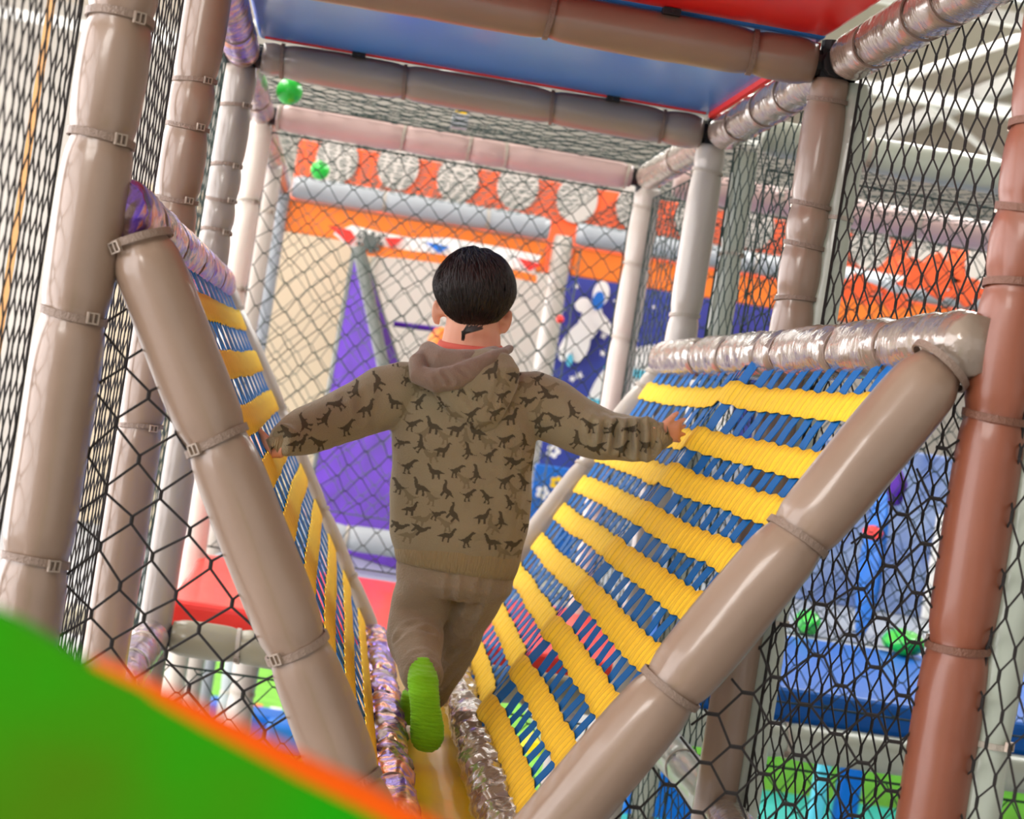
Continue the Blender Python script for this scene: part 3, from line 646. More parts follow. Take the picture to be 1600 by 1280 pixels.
# flame shaped orange pads at upper right
for i, (px, py, w_, h_) in enumerate(((1340, 452, 75, 40), (1455, 430, 95, 60), (1510, 455, 60, 40), (1400, 470, 50, 28), (1290, 365, 60, 30))):
    P = at(px, py, 5.2); k = (5.2 - CAMP.y) / FPX; b = MB(); pts = []
    for q_ in range(22):
        a = 2 * PI * q_ / 22; rr = 1 + .28 * math.sin(5 * a + i) + .12 * math.sin(9 * a)
        pts.append(V((P.x + .5 * w_ * k * rr * math.cos(a), 5.2, P.z + .5 * h_ * k * rr * math.sin(a))))
    b.prism(pts, V((0, 1, 0)), .05)
    tag(obj('orange_flame', b, M['orange2']), ['jagged orange pad just above the film rail at upper right', 'largest jagged orange pad left of the orange-brown post', 'jagged orange pad touching the orange-brown post', 'smallest jagged orange pad over the middle of the film rail', 'flat orange pad higher up beside the taupe post'][i], 'foam pad')
# toys and boards behind the nets at lower right
def rest(px, py, z, y):
    for _ in range(40):
        y = min(max(y + (at(px, py, y).z - z) * 2.5, 2.7), 14)
    return y
def blob(name, lb, cat, px, py, y, w_, h_, m, seed):
    if seed in (1, 2, 5, 6): y = min(rest(px, py + h_ * .5, -.70, y), 5.3)
    P = at(px, py, y); k = (y - CAMP.y) / FPX; R = []; n = 20
    for i in range(13):
        a = PI * i / 12; rr = max(math.sin(a), .01)
        R.append([P + V((math.cos(t_) * rr * w_ / 2 * k, math.sin(t_) * rr * .12, -math.cos(a) * h_ / 2 * k)) * (1 + .22 * noise.noise(V((math.cos(t_) + seed, math.sin(t_), a * 1.3)))) for t_ in (2 * PI * j / n for j in range(n))])
    b = MB(); b.loft([[P + (v - P) for v in r] for r in R]); return tag(obj(name, b, M[m], smooth=True), lb, cat)
panel('back_board', 'slate blue board behind the blue mat at lower right', 'board', 2.35, 3.3, 5.6, -.70, .0, 'slate')
panel('back_board', 'pale blue board behind the net right of the woven slope', 'board', 1.5, 2.3, 5.8, -.70, -.1, 'grey')
panel('back_board', 'light board at the far right behind the orange-brown post', 'board', 3.0, 4.3, 5.55, -.70, -.25, 'white')
blob('soft_toy', 'violet foam shape on the blue mat beside the sloping strut', 'foam toy', 1200, 880, 4.4, 70, 130, 'purple', 1)
blob('soft_toy', 'tall slim bright blue foam shape on the blue mat', 'foam toy', 1362, 880, 4.6, 26, 230, 'sky', 2)
blob('soft_toy', 'orange foam piece on the shoulder of the violet shape', 'foam toy', 1228, 860, 4.3, 26, 40, 'orange2', 3)
blob('soft_toy', 'small violet foam shape higher up behind the net', 'foam toy', 1398, 762, 4.6, 26, 60, 'purple', 4)
blob('soft_toy', 'green foam lump on the blue mat nearest the orange-brown post', 'foam toy', 1412, 1004, 3.5, 60, 40, 'green', 5)
blob('soft_toy', 'green foam lump on the left part of the blue mat', 'foam toy', 1262, 972, 3.6, 34, 36, 'green', 6)
blob('soft_toy', 'small red foam knob above the violet shape', 'foam toy', 1364, 832, 4.4, 14, 22, 'red', 7)
blob('soft_toy', 'violet foam shape at the right picture edge', 'foam toy', 1592, 885, 4.4, 40, 60, 'purple', 8)
blob('soft_toy', 'orange foam piece under the violet shape at the right picture edge', 'foam toy', 1596, 922, 4.3, 30, 22, 'orange2', 9)
b = MB(); R = []
for i in range(17):
    u = i / 16; P = V((3.25 + .9 * u, 3.6, -.42 - .22 * u * u)); R.append([P + V((0, math.cos(a) * .35, math.sin(a) * .10)) for a in (2 * PI * j / 16 for j in range(16))])
b.loft(R); tag(obj('slide_tube', b, M['white'], smooth=True), 'white rounded slide lying on the blue mat at the right picture edge', 'slide')
# lower level: turf, teal mats, low green walls with orange ribbons
b = slab(-.5, 1.95, 6.8, 15.5, ZF, ZF + .03, .01); tag(obj('turf_mat', b, M['turf']), 'green turf mat on the hall floor seen below the bridge', 'mat')
b = slab(2.0, 8.0, 5.5, 8.5, ZF, ZF + .05, .01); tag(obj('play_mat', b, M['teal']), 'teal floor mat at the lower right corner', 'mat')
panel('low_wall', 'lime green low wall behind the teal mat', 'low wall', 2.3, 8, 8.6, ZF, ZF + .75, 'turf')
for i, (x0, x1, zz) in enumerate(((3.0, 3.6, -1.55), (3.85, 4.7, -1.52), (4.9, 6.0, -1.62), (2.35, 2.8, -1.5))):
    R = []
    for k in range(20):
        u = k / 19; P = V((x0 + (x1 - x0) * u, 8.55, zz + .04 * math.sin(u * 12 + i))); R.append([P + V((0, .015 * math.cos(a), .065 * math.sin(a) * (1 + .3 * math.sin(u * 23)))) for a in (2 * PI * j / 10 for j in range(10))])
    b = MB(); b.loft(R); tag(obj('orange_ribbon', b, M['orange2'], smooth=True), ['wavy orange ribbon on the low green wall, second from the left', 'wavy orange ribbon on the low green wall beside the blue-white post', 'wavy orange ribbon on the low green wall at the right picture edge', 'shortest wavy orange ribbon on the low green wall, leftmost'][i], 'ribbon')
for i, (px, w_) in enumerate(((1335, .12), (1290, .07))):
    P = at(px, 1200, 7.4); b = slab(P.x - w_ / 2, P.x + w_ / 2, 7.4, 7.5, ZF, -.95, .02); tag(obj('blue_column', b, M['blue_pad' if i == 0 else 'cyanp']), ['wide bright blue column standing on the teal mat', 'slim light blue column left of the bright blue column'][i], 'column')
for i, (px, py, y, w_, h_, m_) in enumerate(((400, 1135, 7.6, 90, 50, 'blue_pad'), (445, 1150, 7.2, 60, 50, 'sky'), (345, 1110, 8.0, 40, 30, 'blue_pad'), (398, 1112, 8.4, 22, 12, 'orange'), (430, 1118, 8.4, 20, 12, 'white'),
                                         (1030, 1240, 6.0, 120, 90, 'blue_pad'), (1050, 1190, 6.4, 60, 18, 'orange2'), (830, 1165, 6.4, 26, 30, 'deck_y'), (865, 1160, 6.8, 40, 30, 'grey'), (990, 1120, 7.0, 60, 60, 'white'))):
    lb = ['wide blue foam block on the turf in the left triangle', 'bright blue foam block touching the left strut', 'small blue foam block beside the green slide', 'small orange foam piece on the blue blocks', 'small white foam piece on the blue blocks',
          'large blue foam block below the right strut', 'flat orange foam piece on the large blue block', 'yellow foam ball seen through the woven slope', 'grey foam block seen through the woven slope', 'white foam block seen through the woven slope'][i]
    y = rest(px, py + h_ / 2, ZF + (.03 if i < 5 else 0), y)
    P = at(px, py, y); k = (y - CAMP.y) / FPX; b = slab(P.x - w_ * k / 2, P.x + w_ * k / 2, y - .15, y + .15, P.z - h_ * k / 2, P.z + h_ * k / 2, .03 * min(1, h_ / 40))
    tag(obj('foam_block', b, M[m_], smooth=False), lb, 'foam block')
# tan strap hanging outside the left net, pale columns at the left
b = MB(); p0, p1 = V((-.55, 1.6, 2.9)), V((-.55, 1.6, ZF)); xx = at(62, 120, 1.6).x
b.box((xx, 1.6, .4), (.016, .004, 5.0)); tag(obj('hanging_strap', b, M['tan']), 'tan strap hanging in front of the bright window at left', 'strap')
for i, (x, y) in enumerate(((-.5, 4.6), (-.62, 7.4))):
    pad('padded_post', ['white padded post seen low in the left triangle net', 'pale grey padded post behind it on the turf'][i], (x + .72, y, ZB), (x + .72, y, -.9), .05, ['cream', 'grey'][i], (.3, .7), 'tie3', cat='post', seed=80 + i, sides=16, step=.03)

# ------------------------------------------------------------------ green slide side in the foreground
t = thing('toy_slide', 'out of focus green slide side with orange rim in the lower left foreground', 'slide', V((.25, -2.2, ZF)))
YS = -2.06
edge = [(-420, 790), (-200, 860), (-60, 930), (40, 978), (140, 1040), (250, 1092), (375, 1154), (469, 1202), (569, 1250), (662, 1300), (820, 1385), (1000, 1500)]
top = [at(px, py, YS) for px, py in edge]; top = [V((p.x, YS, p.z)) for p in top]
b = MB(); n = len(top); th = .012
vs = [p for p in top] + [V((p.x, YS, ZF)) for p in top] + [p + V((0, th, 0)) for p in top] + [V((p.x, YS + th, ZF)) for p in top]; fs = []
for i in range(n - 1):
    fs += [(i, i + 1, n + i + 1, n + i), (2 * n + i, 3 * n + i, 3 * n + i + 1, 2 * n + i + 1), (i, 2 * n + i, 2 * n + i + 1, i + 1)]
fs += [(0, n, 3 * n, 2 * n), (n - 1, 3 * n - 1, 4 * n - 1, 2 * n - 1)]
b.add(vs, fs); obj('green_panel', b, M['fgreen'], t, smooth=False)
b = MB(); rp = [V((p.x, YS + .006, p.z - .0005)) for p in top[4:]]
b.tube(rp, [.0030, .0046, .0052, .0056, .0058, .006, .006, .006], 12, V((0, 1, 0)), 1.4); obj('rim', b, M['forange'], t, smooth=True)


#@@B0
# ------------------------------------------------------------------ the boy
def remesh(mb, voxel, smooth=6, fac=.5):
    me = bpy.data.meshes.new('tmp'); me.from_pydata([V(v) for v in mb.v], [], mb.f); me.update()
    o = bpy.data.objects.new('tmp', me); COL.objects.link(o)
    r = o.modifiers.new('r', 'REMESH'); r.mode = 'VOXEL'; r.voxel_size = voxel
    s = o.modifiers.new('s', 'SMOOTH'); s.factor = fac; s.iterations = smooth
    dg = bpy.context.evaluated_depsgraph_get(); dg.update()
    e = o.evaluated_get(dg).data
    out = MB(); out.v = [v.co.copy() for v in e.vertices]; out.f = [tuple(p.vertices) for p in e.polygons]; out.mi = [0] * len(out.f)
    nr = [v.normal.copy() for v in e.vertices]
    bpy.data.objects.remove(o); bpy.data.meshes.remove(me)
    return out, nr
def segd(p, a, b):
    ab = b - a; t = max(0, min(1, (p - a).dot(ab) / ab.length_squared)); return (p - a - ab * t).length, t
def folds(mb, nr, fl, namp=.0, nsc=20, stretch=V((1, 1, 1))):
    for i, v in enumerate(mb.v):
        d = 0
        for a, b, w, k in fl:
            dd, t = segd(v, a, b)
            if dd < 3 * w:
                e = (dd / w) ** 2; d += -k * math.exp(-e) * (1 - .5 * abs(2 * t - 1)) + k * .55 * math.exp(-(dd / w - 1.7) ** 2 * 1.6)
        if namp: d += namp * noise.noise(V((v.x * stretch.x, v.y * stretch.y, v.z * stretch.z)) * nsc)
        mb.v[i] = v + nr[i] * d
def KP(y): return (y - CAMP.y) / FPX
def chain(mb, L, n=20, ref=V((0, 1, 0))):
    """L: (px, py, Y, half width in px, half depth in metres)"""
    pts = [at(a, b_, y) for a, b_, y, rw, rd in L]; rad = [(rw * KP(y), rd) for a, b_, y, rw, rd in L]
    mb.loft(rings(pts, rad, n, ref))
HC = at(742, 452, 1.37)
def hand(mb, P, d, up, s=1.0, thumb=1):
    d = V(d).normalized(); up = V(up); up = (up - d * up.dot(d)).normalized(); n = d.cross(up)
    mb.loft(rings([P - d * .02, P, P + d * .018 * s, P + d * .040 * s, P + d * .050 * s], [(.015, .013), (.017, .012), (.024 * s, .011 * s), (.025 * s, .0095 * s), (.021 * s, .007 * s)], 14, n))
    for k, (o_, an, ln) in enumerate(((.0185, .26, .036), (.0065, .09, .042), (-.0058, -.08, .039), (-.0175, -.27, .031))):
        b0 = P + d * .040 * s + up * (o_ * s); q = (d * math.cos(an) + up * math.sin(an)); L = ln * s * 1.05; pts = [b0 - q * .008]
        for j in range(1, 6):
            c_ = .10 * j * (1 + .3 * (k % 2)); q2 = (q * math.cos(c_) + n * math.sin(c_) * thumb).normalized(); pts.append(pts[-1] + q2 * (L / 4.3))
        mb.loft(rings(pts, [.0062, .0060, .0054, .0056, .0048, .0030], 9, n))
    b0 = P + d * .010 * s + up * .014 * s; q = (d * .62 + up * .78).normalized(); pts = [b0]
    for j in range(1, 5): q = (q + d * .10).normalized(); pts.append(pts[-1] + q * .0115 * s)
    mb.loft(rings(pts, [.0085, .0078, .0068, .0062, .0038], 9, n))

body = MB()
# head with a face turned away, neck, trunk, arms, legs and feet as one surface
hr = []
for i in range(17):
    a = PI * i / 16; s_, c_ = max(math.sin(a), .02), -math.cos(a); ring = []
    for j in range(24):
        t_ = 2 * PI * j / 24; x, y = math.cos(t_), math.sin(t_)
        fx = .079 * s_ * (1 - .12 * max(0, -c_)); fy = .090 * s_ * (1 - (.10 * max(0, -c_) if y < 0 else 0))
        ring.append(HC + V((x * fx, y * fy + .004, c_ * (.082 if c_ > 0 else .090))))
    hr.append(ring)
body.loft(hr)
F = lambda x, y, z: HC + V((x, y, z))
body.tube([F(0, .086, .005), F(0, .102, -.022), F(0, .096, -.030)], [.006, .009, .006], 10)                       # nose
body.loft(rings([F(-.018, .086, -.050), F(0, .093, -.050), F(.018, .086, -.050)], [(.003, .003), (.005, .006), (.003, .003)], 8))   # lips
body.tube([F(0, .055, -.080), F(0, .062, -.088)], [.024, .018], 10)                                                 # chin
for s_, (ex, ey) in ((-1, (689, 489)), (1, (785, 502))):
    E0 = at(ex, ey, 1.375)
    body.tube([E0 + V((-s_ * .03, .004, .004)), E0 + V((s_ * .010, .004, 0))], .009, 10, V((0, 0, 1)))
    R = []
    for i in range(11):
        a = PI * i / 10; wz = math.sin(a) ** .7
        R.append([E0 + V((s_ * (.005 + .005 * wz - .004 * math.cos(a)) + .0105 * wz * math.cos(q_) * (1 + .12 * math.cos(a)), .004 - s_ * .25 * .0105 * wz * math.cos(q_) + .0055 * wz * math.sin(q_), -.0265 * math.cos(a))) for q_ in (2 * PI * j / 14 for j in range(14))])
    body.loft(R)
chain(body, [(739, 500, 1.375, 41, .05), (737, 530, 1.37, 46, .052), (733, 575, 1.36, 52, .058)], 20)
chain(body, [(735, 560, 1.36, 40, .05), (733, 585, 1.35, 82, .060), (728, 640, 1.35, 98, .070), (722, 760, 1.36, 92, .078), (716, 860, 1.36, 82, .075), (712, 915, 1.36, 84, .074)], 24)
chain(body, [(660, 610, 1.35, 26, .034), (600, 630, 1.34, 30, .034), (540, 650, 1.30, 26, .030), (490, 668, 1.245, 18, .020), (440, 695, 1.18, 12, .012)], 14)
chain(body, [(805, 625, 1.35, 26, .034), (865, 650, 1.35, 30, .034), (930, 672, 1.33, 26, .030), (980, 684, 1.325, 18, .020), (1024, 680, 1.305, 12, .012)], 14)
hand(body, at(428, 703, 1.165), (-.93, .30, -.06), (0, -.15, 1), .95, 1)
hand(body, at(1030, 675, 1.30), (.90, .36, .14), (0, -.15, 1), .95, -1)
chain(body, [(675, 900, 1.36, 40, .052), (655, 965, 1.36, 36, .046), (650, 1000, 1.31, 32, .040), (658, 1050, 1.20, 22, .028), (660, 1066, 1.16, 17, .022)], 14)
chain(body, [(745, 900, 1.36, 40, .052), (735, 950, 1.40, 34, .044), (718, 1000, 1.44, 30, .038), (690, 1055, 1.47, 22, .028), (645, 1105, 1.475, 17, .020)], 14)
chain(body, [(660, 1062, 1.162, 15, .014), (664, 1110, 1.140, 17, .009), (668, 1150, 1.138, 19, .008), (669, 1158, 1.142, 12, .006)], 12)
foot0, foot1 = at(640, 1114, 1.47), at(640, 1114, 1.47) + V((-.012, .115, -.012))
body.loft(rings([foot0 + V((0, -.01, .0)), foot0 + V((0, .04, -.006)), foot1], [(.020, .020), (.024, .018), (.018, .010)], 12, V((0, 0, 1))))
bm_, nr_ = remesh(body, .0029, 4)
boy = obj('person', bm_, M['skin'], None, smooth=True)
tag(boy, 'small child in a printed khaki hoodie walking away along the bridge, arms spread wide', 'person')
for s_ in (-1, 1):
    b = MB(); b.ball(F(s_ * .030, .080, .002), .0105, 12, 8); e = obj('eye', b, M['eye'], boy, True)
    b = MB(); b.ball(F(s_ * .030, .0875, .002), .005, 10, 6); obj('iris', b, M['hair'], e, True)

# hoodie
hd = MB()
chain(hd, [(736, 564, 1.365, 44, .050), (735, 572, 1.36, 66, .060), (733, 592, 1.355, 98, .072), (728, 640, 1.35, 112, .083), (724, 700, 1.35, 114, .092), (721, 770, 1.355, 112, .098), (718, 830, 1.36, 107, .100), (716, 862, 1.36, 99, .094), (715, 872, 1.36, 90, .086)], 36)
chain(hd, [(672, 598, 1.355, 30, .050), (640, 608, 1.35, 44, .052), (600, 623, 1.34, 50, .052), (560, 640, 1.32, 44, .048), (520, 656, 1.28, 41, .044), (490, 668, 1.25, 38, .042), (455, 682, 1.20, 32, .036), (440, 690, 1.18, 26, .030), (432, 694, 1.17, 20, .024)], 24)
chain(hd, [(790, 610, 1.355, 30, .050), (822, 620, 1.35, 46, .052), (862, 642, 1.35, 50, .052), (905, 664, 1.34, 45, .048), (950, 680, 1.33, 41, .046), (990, 685, 1.32, 37, .042), (1015, 684, 1.31, 32, .036), (1028, 681, 1.305, 26, .028)], 24)
hm, hn = remesh(hd, .0036, 7)
A2 = lambda x, y, yy=1.27: at(x, y, yy)
fl = [(A2(612, 575), A2(606, 680), .007, .0035), (A2(842, 600), A2(834, 690), .007, .004),                # sleeve seams
      (A2(610, 690), A2(640, 650), .010, .004), (A2(835, 700), A2(800, 660), .010, .004),
      (A2(575, 600), A2(560, 655), .012, .004), (A2(535, 620), A2(520, 690), .010, .003),
      (A2(612, 740), A2(640, 860), .010, .004), (A2(628, 790), A2(650, 850), .009, .003), (A2(832, 760), A2(812, 850), .012, .005),
      (A2(805, 680), A2(812, 800), .014, .004), (A2(700, 840), A2(780, 850), .012, .003)]
for x, y, s_ in ((470, 640, 1), (452, 648, 1), (440, 656, -1), (492, 630, 1)): fl.append((at(x, y, 1.15), at(x - 14, y + 62, 1.15), .0085, .0120))
for x, y, s_ in ((925, 640, 1), (948, 648, 1), (966, 652, 1), (985, 655, 1), (1003, 655, 1), (1018, 657, 1)): fl.append((at(x, y, 1.28), at(x - 8 + (x % 3) * 8, y + 66, 1.28), .0082, .0150))
folds(hm, hn, fl, .0065, 13)
hood_o = obj('hoodie', hm, M['fur'], boy, smooth=True)
# ribbed hem and cuffs
b = MB(); pts = [(716, 850, 1.36, 97, .093), (716, 858, 1.36, 101, .097), (715, 872, 1.36, 99, .096), (714, 884, 1.36, 96, .093), (713, 891, 1.36, 92, .090), (713, 890, 1.36, 84, .082), (714, 866, 1.36, 84, .084)]
chain(b, pts, 40); o = obj('hem_band', b, M['rib'], hood_o, smooth=True); o['label'] = 'plain ribbed khaki hem'
b = MB(); chain(b, [(446, 687, 1.185, 24, .028), (438, 692, 1.175, 22, .026), (429, 697, 1.165, 17, .021), (423, 700, 1.16, 15, .019), (424, 700, 1.16, 11, .014)], 20); obj('cuff', b, M['rib'], hood_o, smooth=True)
b = MB(); chain(b, [(1018, 684, 1.31, 27, .032), (1026, 682, 1.305, 25, .029), (1036, 679, 1.30, 21, .023), (1043, 677, 1.295, 18, .020), (1042, 677, 1.295, 12, .014)], 20); obj('cuff', b, M['rib'], hood_o, smooth=True)
# hood hanging on the back
b = MB(); chain(b, [(736, 566, 1.30, 46, .034), (739, 574, 1.29, 64, .042), (742, 588, 1.282, 73, .048), (745, 610, 1.278, 66, .046), (750, 638, 1.272, 50, .036), (756, 658, 1.272, 32, .026), (760, 672, 1.275, 14, .014)], 28)
hm2, hn2 = remesh(b, .0034, 8)
folds(hm2, hn2, [(A2(690, 615, 1.23), A2(755, 668, 1.23), .009, .004), (A2(790, 575, 1.23), A2(770, 650, 1.23), .010, .004), (A2(720, 600, 1.23), A2(750, 660, 1.23), .008, .003)], .004, 18)
hood = obj('hood', hm2, M['fur'], hood_o, smooth=True)
b = MB(); chain(b, [(664, 551, 1.33, 10, .020), (652, 566, 1.29, 15, .022), (655, 586, 1.262, 17, .022), (680, 594, 1.245, 19, .020), (712, 590, 1.238, 20, .018), (742, 576, 1.245, 18, .018), (765, 562, 1.26, 13, .016), (785, 552, 1.29, 9, .016), (795, 546, 1.33, 8, .014)], 18, V((0, 1, 0)))
chain(b, [(668, 545, 1.335, 14, .02), (672, 556, 1.31, 22, .026), (690, 568, 1.285, 26, .030), (722, 570, 1.275, 24, .030), (752, 560, 1.29, 16, .024), (775, 550, 1.32, 10, .02)], 18)
l2, ln2 = remesh(b, .003, 6)
folds(l2, ln2, [(A2(655, 560, 1.22), A2(690, 600, 1.22), .006, .004), (A2(672, 550, 1.22), A2(705, 598, 1.22), .006, .0045), (A2(690, 548, 1.22), A2(735, 590, 1.22), .006, .003)], .003, 22)
o = obj('hood_lining', l2, M['lining'], hood_o, smooth=True); o['label'] = 'plain taupe lining turned out at the neck'
b = MB(); pts = [(735 + 47 * math.cos(a), 543 - 3 * math.cos(a) * -1.5 - 5 * math.sin(a), 1.37 + .062 * math.sin(a)) for a in (2 * PI * k / 28 for k in range(29))]
b.tube([at(x, y, yy) for x, y, yy in pts], (.0065), 8, V((0, 0, 1)), 1.6, cap=False); o = obj('shirt_collar', b, M['collar'], boy, smooth=True); o['label'] = 'coral shirt collar showing inside the hood'

# printed dinosaurs lying on the cloth
D1 = [(0, .55), (.2, .47), (.38, .50), (.5, .60), (.62, .66), (.72, .78), (.82, .86), (.95, .84), (1, .78), (.88, .74), (.80, .66), (.74, .54), (.80, .46), (.78, .42), (.70, .46), (.66, .38), (.62, .30), (.68, .14), (.76, .08), (.60, .08), (.56, .26), (.48, .30), (.44, .12), (.52, .04), (.36, .05), (.38, .24), (.40, .36), (.28, .40), (.12, .48)]
D2 = [(0, .36), (.2, .48), (.4, .60), (.55, .58), (.68, .64), (.78, .86), (.90, .94), (1, .86), (.9, .82), (.86, .6), (.78, .42), (.70, .36), (.70, .08), (.6, .08), (.58, .32), (.42, .34), (.38, .08), (.28, .08), (.30, .36), (.15, .36)]
def inside(x, y, P):
    c = False; j = len(P) - 1
    for i in range(len(P)):
        if (P[i][1] > y) != (P[j][1] > y) and x < (P[j][0] - P[i][0]) * (y - P[i][1]) / (P[j][1] - P[i][1]) + P[i][0]: c = not c
        j = i
    return c
allv = list(hm.v); allf = list(hm.f); n0 = len(allv); allv += hm2.v; allf += [tuple(i + n0 for i in f) for f in hm2.f]
bv = BVHTree.FromPolygons(allv, allf)
lin = BVHTree.FromPolygons(l2.v, l2.f)
rnd = random.Random(11)
def stamp(mb, px, py, size, ang, flip, shape, off):
    C = at(px, py, 1.27); st = .0016; nn = int(size / st) + 1; ids = {}
    def vert(i, j):
        if (i, j) in ids: return ids[i, j]
        u, w = (i * st - size / 2) * (-1 if flip else 1), j * st - size * .45
        x, z = C.x + u * math.cos(ang) - w * math.sin(ang), C.z + u * math.sin(ang) + w * math.cos(ang)
        h = bv.ray_cast(V((x, .6, z)), V((0, 1, 0))); r = None
        if h[0] is not None and h[1].y < -.25 and h[0].y < 1.45:
            q = lin.ray_cast(V((x, .6, z)), V((0, 1, 0)))
            if q[0] is None or q[0].y > h[0].y: r = len(mb.v); mb.v.append(h[0] + h[1] * off)
        ids[i, j] = r; return r
    for i in range(nn):
        for j in range(nn):
            if inside((i + .5) * st / size, (j + .5) * st / size, shape):
                q = [vert(i, j), vert(i + 1, j), vert(i + 1, j + 1), vert(i, j + 1)]
                if None not in q: mb.f.append(tuple(q)); mb.mi.append(0)
dk, fd = MB(), MB()
for r_ in range(9):
    for c_ in range(7):
        x = 622 + c_ * 36 + (18 if r_ % 2 else 0) + rnd.uniform(-5, 5); y = 575 + r_ * 33 + .15 * (x - 720) + rnd.uniform(-4, 4)
        if y > 856 or x > 846: continue
        stamp(dk, x, y, rnd.uniform(.034, .043), rnd.uniform(-.45, .5) - .15, rnd.random() < .5, D1 if rnd.random() < .65 else D2, .0007)
        if rnd.random() < .6: stamp(fd, x + 17, y + 15, .042, rnd.uniform(-.5, .5), rnd.random() < .5, D2 if rnd.random() < .6 else D1, .0005)
for x, y, a in ((590, 600, 1.2), (572, 640, .3), (556, 612, -.8), (540, 668, .2), (528, 630, 1.0), (508, 655, -1.1), (500, 690, .4), (476, 662, 1.3), (466, 690, .1), (450, 672, -.9),
                (856, 615, -1.0), (872, 655, .4), (850, 672, -.4), (896, 645, 1.2), (905, 690, -.5), (925, 665, .3), (936, 700, .9), (958, 672, -1.2), (972, 702, .2), (990, 670, 1.0), (1010, 695, -.3)):
    stamp(dk, x, y, 0.042, a, rnd.random() < .5, D1 if rnd.random() < .7 else D2, .0007)
o = obj('dinosaur_print', dk, M['dino'], hood_o, smooth=True); o['kind'] = 'stuff'
o = obj('faded_dinosaur_print', fd, M['dino2'], hood_o, smooth=True); o['kind'] = 'stuff'

# trousers
b = MB()
chain(b, [(716, 868, 1.36, 84, .080), (712, 890, 1.36, 93, .088), (709, 915, 1.36, 93, .085), (706, 932, 1.36, 80, .070)], 28)
chain(b, [(668, 900, 1.36, 46, .075), (660, 935, 1.365, 48, .068), (650, 970, 1.36, 46, .060), (648, 992, 1.33, 45, .056), (651, 1015, 1.29, 40, .050), (657, 1042, 1.235, 35, .044), (661, 1060, 1.20, 32, .038), (662, 1066, 1.19, 27, .032)], 26)
chain(b, [(752, 900, 1.36, 50, .075), (744, 930, 1.38, 43, .064), (728, 965, 1.41, 38, .056), (714, 1000, 1.44, 36, .050), (697, 1040, 1.47, 33, .044), (672, 1078, 1.485, 33, .040), (655, 1098, 1.485, 31, .038), (649, 1107, 1.48, 27, .032)], 26)
tr, tn = remesh(b, .0034, 14)
B2 = lambda x, y, yy=1.27: at(x, y, yy)
fl = [(B2(706, 900), B2(704, 985, 1.31), .009, .005), (B2(612, 985), B2(690, 960), .009, .006), (B2(608, 1000), B2(680, 985), .008, .006), (B2(630, 945), B2(700, 930), .010, .005),
      (B2(640, 905), B2(610, 960), .009, .004), (B2(620, 1025, 1.2), B2(680, 1010, 1.2), .008, .005), (B2(630, 1045, 1.18), B2(688, 1035, 1.18), .007, .004), (B2(720, 985, 1.36), B2(745, 950, 1.33), .010, .005),
      (B2(700, 1030, 1.4), B2(728, 1000, 1.38), .008, .005), (B2(690, 1070, 1.44), B2(714, 1040, 1.42), .008, .004), (B2(660, 895), B2(650, 940), .008, .004), (B2(760, 900), B2(735, 960, 1.33), .010, .005)]
folds(tr, tn, fl, .005, 18)
o = obj('trousers', tr, M['pants'], boy, smooth=True); o['label'] = 'baggy olive-brown trousers'
# socks
b = MB(); chain(b, [(659, 1040, 1.205, 20, .026), (660, 1054, 1.185, 23, .026), (661, 1068, 1.155, 25, .026), (663, 1086, 1.140, 24, .022), (665, 1110, 1.136, 24, .018), (667, 1135, 1.134, 27, .017), (668, 1155, 1.135, 27, .016), (668, 1168, 1.140, 21, .012), (668, 1174, 1.145, 10, .006)], 24)
s_, sn = remesh(b, .0026, 4)
for i, v in enumerate(s_.v): s_.v[i] = v + sn[i] * (.0006 * math.sin(v.z * 900) + .0012 * noise.noise(v * 60))
o = obj('sock', s_, M['sock'], boy, smooth=True); o['label'] = 'lime green sock with its sole toward the viewer'
b = MB(); b.loft(rings([foot0 + V((0, -.012, .045)), foot0 + V((0, -.006, .015)), foot0 + V((-.001, .004, -.004))], [(.024, .026), (.025, .028), (.022, .026)], 16, V((0, 1, 0))))
b.loft(rings([foot0 + V((0, -.022, -.004)), foot0 + V((0, -.012, -.004)), foot0 + V((0, .02, -.006)), foot0 + V((0, .07, -.012)), foot1 + V((0, 0, 0)), foot1 + V((0, .012, -.002))], [(.012, .014), (.023, .022), (.026, .021), (.030, .017), (.026, .013), (.012, .008)], 18, V((0, 0, 1))))
s2, sn2 = remesh(b, .0028, 5); obj('sock', s2, M['sock'], boy, smooth=True)

# hair: a cap and some thousands of fine locks falling from the crown
def scalp(th, ph, lift=0):      # th round the head, ph from the crown down
    x, y = math.cos(th), math.sin(th)
    tp = 1 - .16 * max(0, -math.cos(ph)); k_ = 1 + .035 * noise.noise(V((x * 1.6, y * 1.6, ph * 1.5)))
    return HC + V(((.0825 + lift) * math.sin(ph) * x * tp * k_, (.095 + lift) * math.sin(ph) * y + .004, (.0845 + lift) * math.cos(ph) * k_))
def line(th):                   # lowest angle of the hair
    y = math.sin(th)
    if y < -.25: return 2.20 + .40 * min(1, (-y - .25) / .55)
    return {True: 1.66, False: 1.28}[y < .35] + (2.20 - 1.66) * max(0, (-y + .10) / .35) * (y < .10)
cap_ = MB(); R = []
for i in range(14):
    f_ = i / 13; R.append([scalp(2 * PI * j / 40, max(.02, f_ * line(2 * PI * j / 40)), .0) for j in range(40)])
R.append([HC + (p - HC) * .88 for p in R[-1]]); cap_.loft(R)
hair = obj('hair', cap_, M['hair'], boy, smooth=True); hair['label'] = 'short straight black-brown hair with a small tail at the nape'
lk = MB(); rr = random.Random(5)
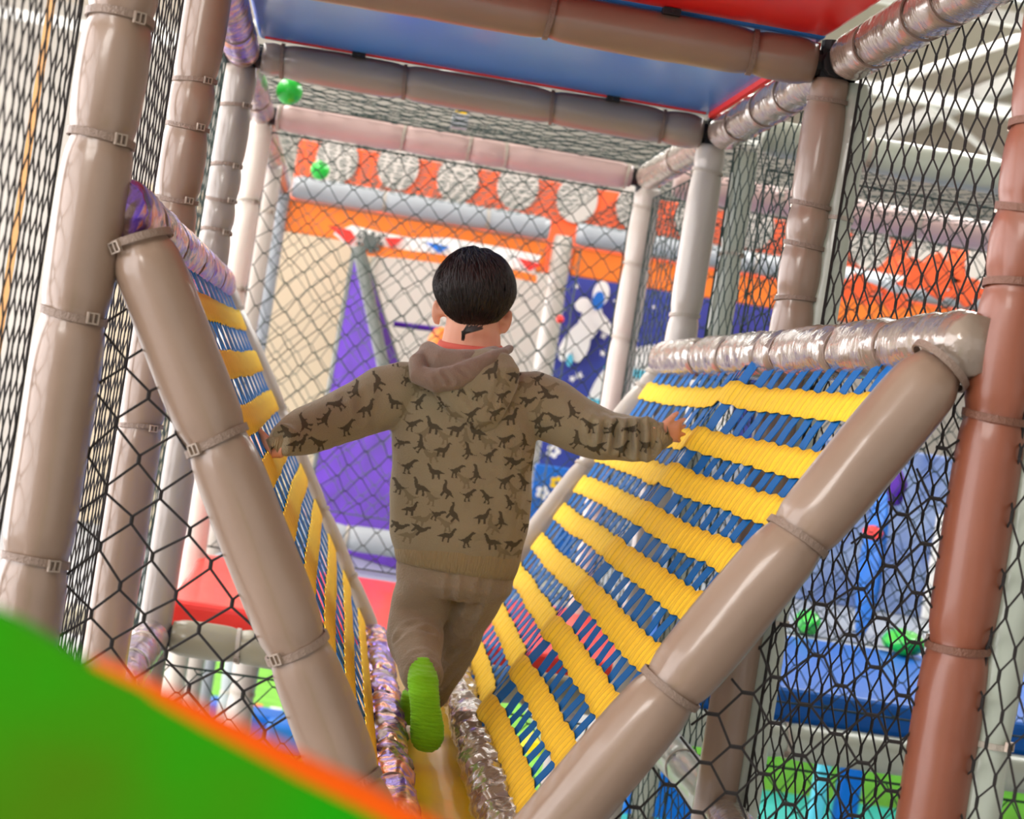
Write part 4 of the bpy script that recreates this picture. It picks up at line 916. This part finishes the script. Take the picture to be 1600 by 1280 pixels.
for k in range(5200):
    th = rr.uniform(0, 2 * PI); ml = line(th); ph = math.acos(max(-1, 1 - rr.random() * (1 - math.cos(ml))))
    if th < PI and rr.random() < .5: continue
    L = rr.uniform(.22, .42); tw = rr.uniform(-.12, .12) + .25 * (1 - ph / ml); pts = []
    if ph + L > ml + .10: L = max(.10, ml + .10 - ph)
    for j in range(5):
        f_ = j / 4; pts.append(scalp(th + tw * f_ * (.6 / max(.3, math.sin(ph))), ph + L * f_, .001 + .0035 * math.sin(PI * f_ * .8) + (.002 * f_ * f_)))
    w = rr.uniform(.0007, .0014)
    lk.tube(pts, [w * .6, w, w, w * .8, w * .2], 3, (pts[0] - HC).normalized(), cap=False)
for k in range(70):             # the small tail at the nape
    a = at(745 + rr.uniform(-16, 10), 512 + rr.uniform(-5, 3), 1.285); c = at(724 + rr.uniform(-3, 3), 520 + rr.uniform(-3, 3), 1.288); d = at(723 + rr.uniform(-2, 3), 530 + rr.uniform(-3, 3), 1.294)
    lk.tube([a, a.lerp(c, .6) + V((0, -.003, 0)), c, d], [.0011, .0013, .0012, .0003], 3, V((0, 1, 0)), cap=False)
o = obj('hair_locks', lk, M['hair'], hair, smooth=True); o['kind'] = 'stuff'
#@@B1
# ------------------------------------------------------------------ lift everything on to the hall floor
GROUPS = {'padded_post': 'padded posts of the play frame', 'padded_beam': 'padded beams of the play frame', 'sloping_strut': 'sloping struts of the bridge', 'bridge_rail': 'rails of the bridge',
          'deck_edge_tube': 'film tubes beside the yellow deck', 'woven_slope': 'woven slopes of the bridge', 'safety_net': 'safety nets of the play frame', 'pipe_joint': 'black pipe joints',
          'ceiling_deck': 'ceiling decks', 'deck_bracket': 'black deck brackets', 'roof_truss': 'white roof trusses', 'purlin': 'white roof purlins', 'soft_toy': 'foam shapes on the mats', 'foam_block': 'foam blocks on the turf',
          'orange_ribbon': 'orange ribbons on the low wall', 'orange_flame': 'jagged orange pads', 'plastic_ball': 'green balls on the ceiling nets', 'blue_column': 'columns on the teal mat', 'fascia_board': 'orange fascia boards'}
for o in TOP:
    g_ = GROUPS.get(o.name.split('.')[0])
    if g_ and 'kind' not in o and 'group' not in o: o['group'] = g_
for o in TOP: o.location.z += ZO
for o in list(COL.objects):
    if '_o' in o: del o['_o']
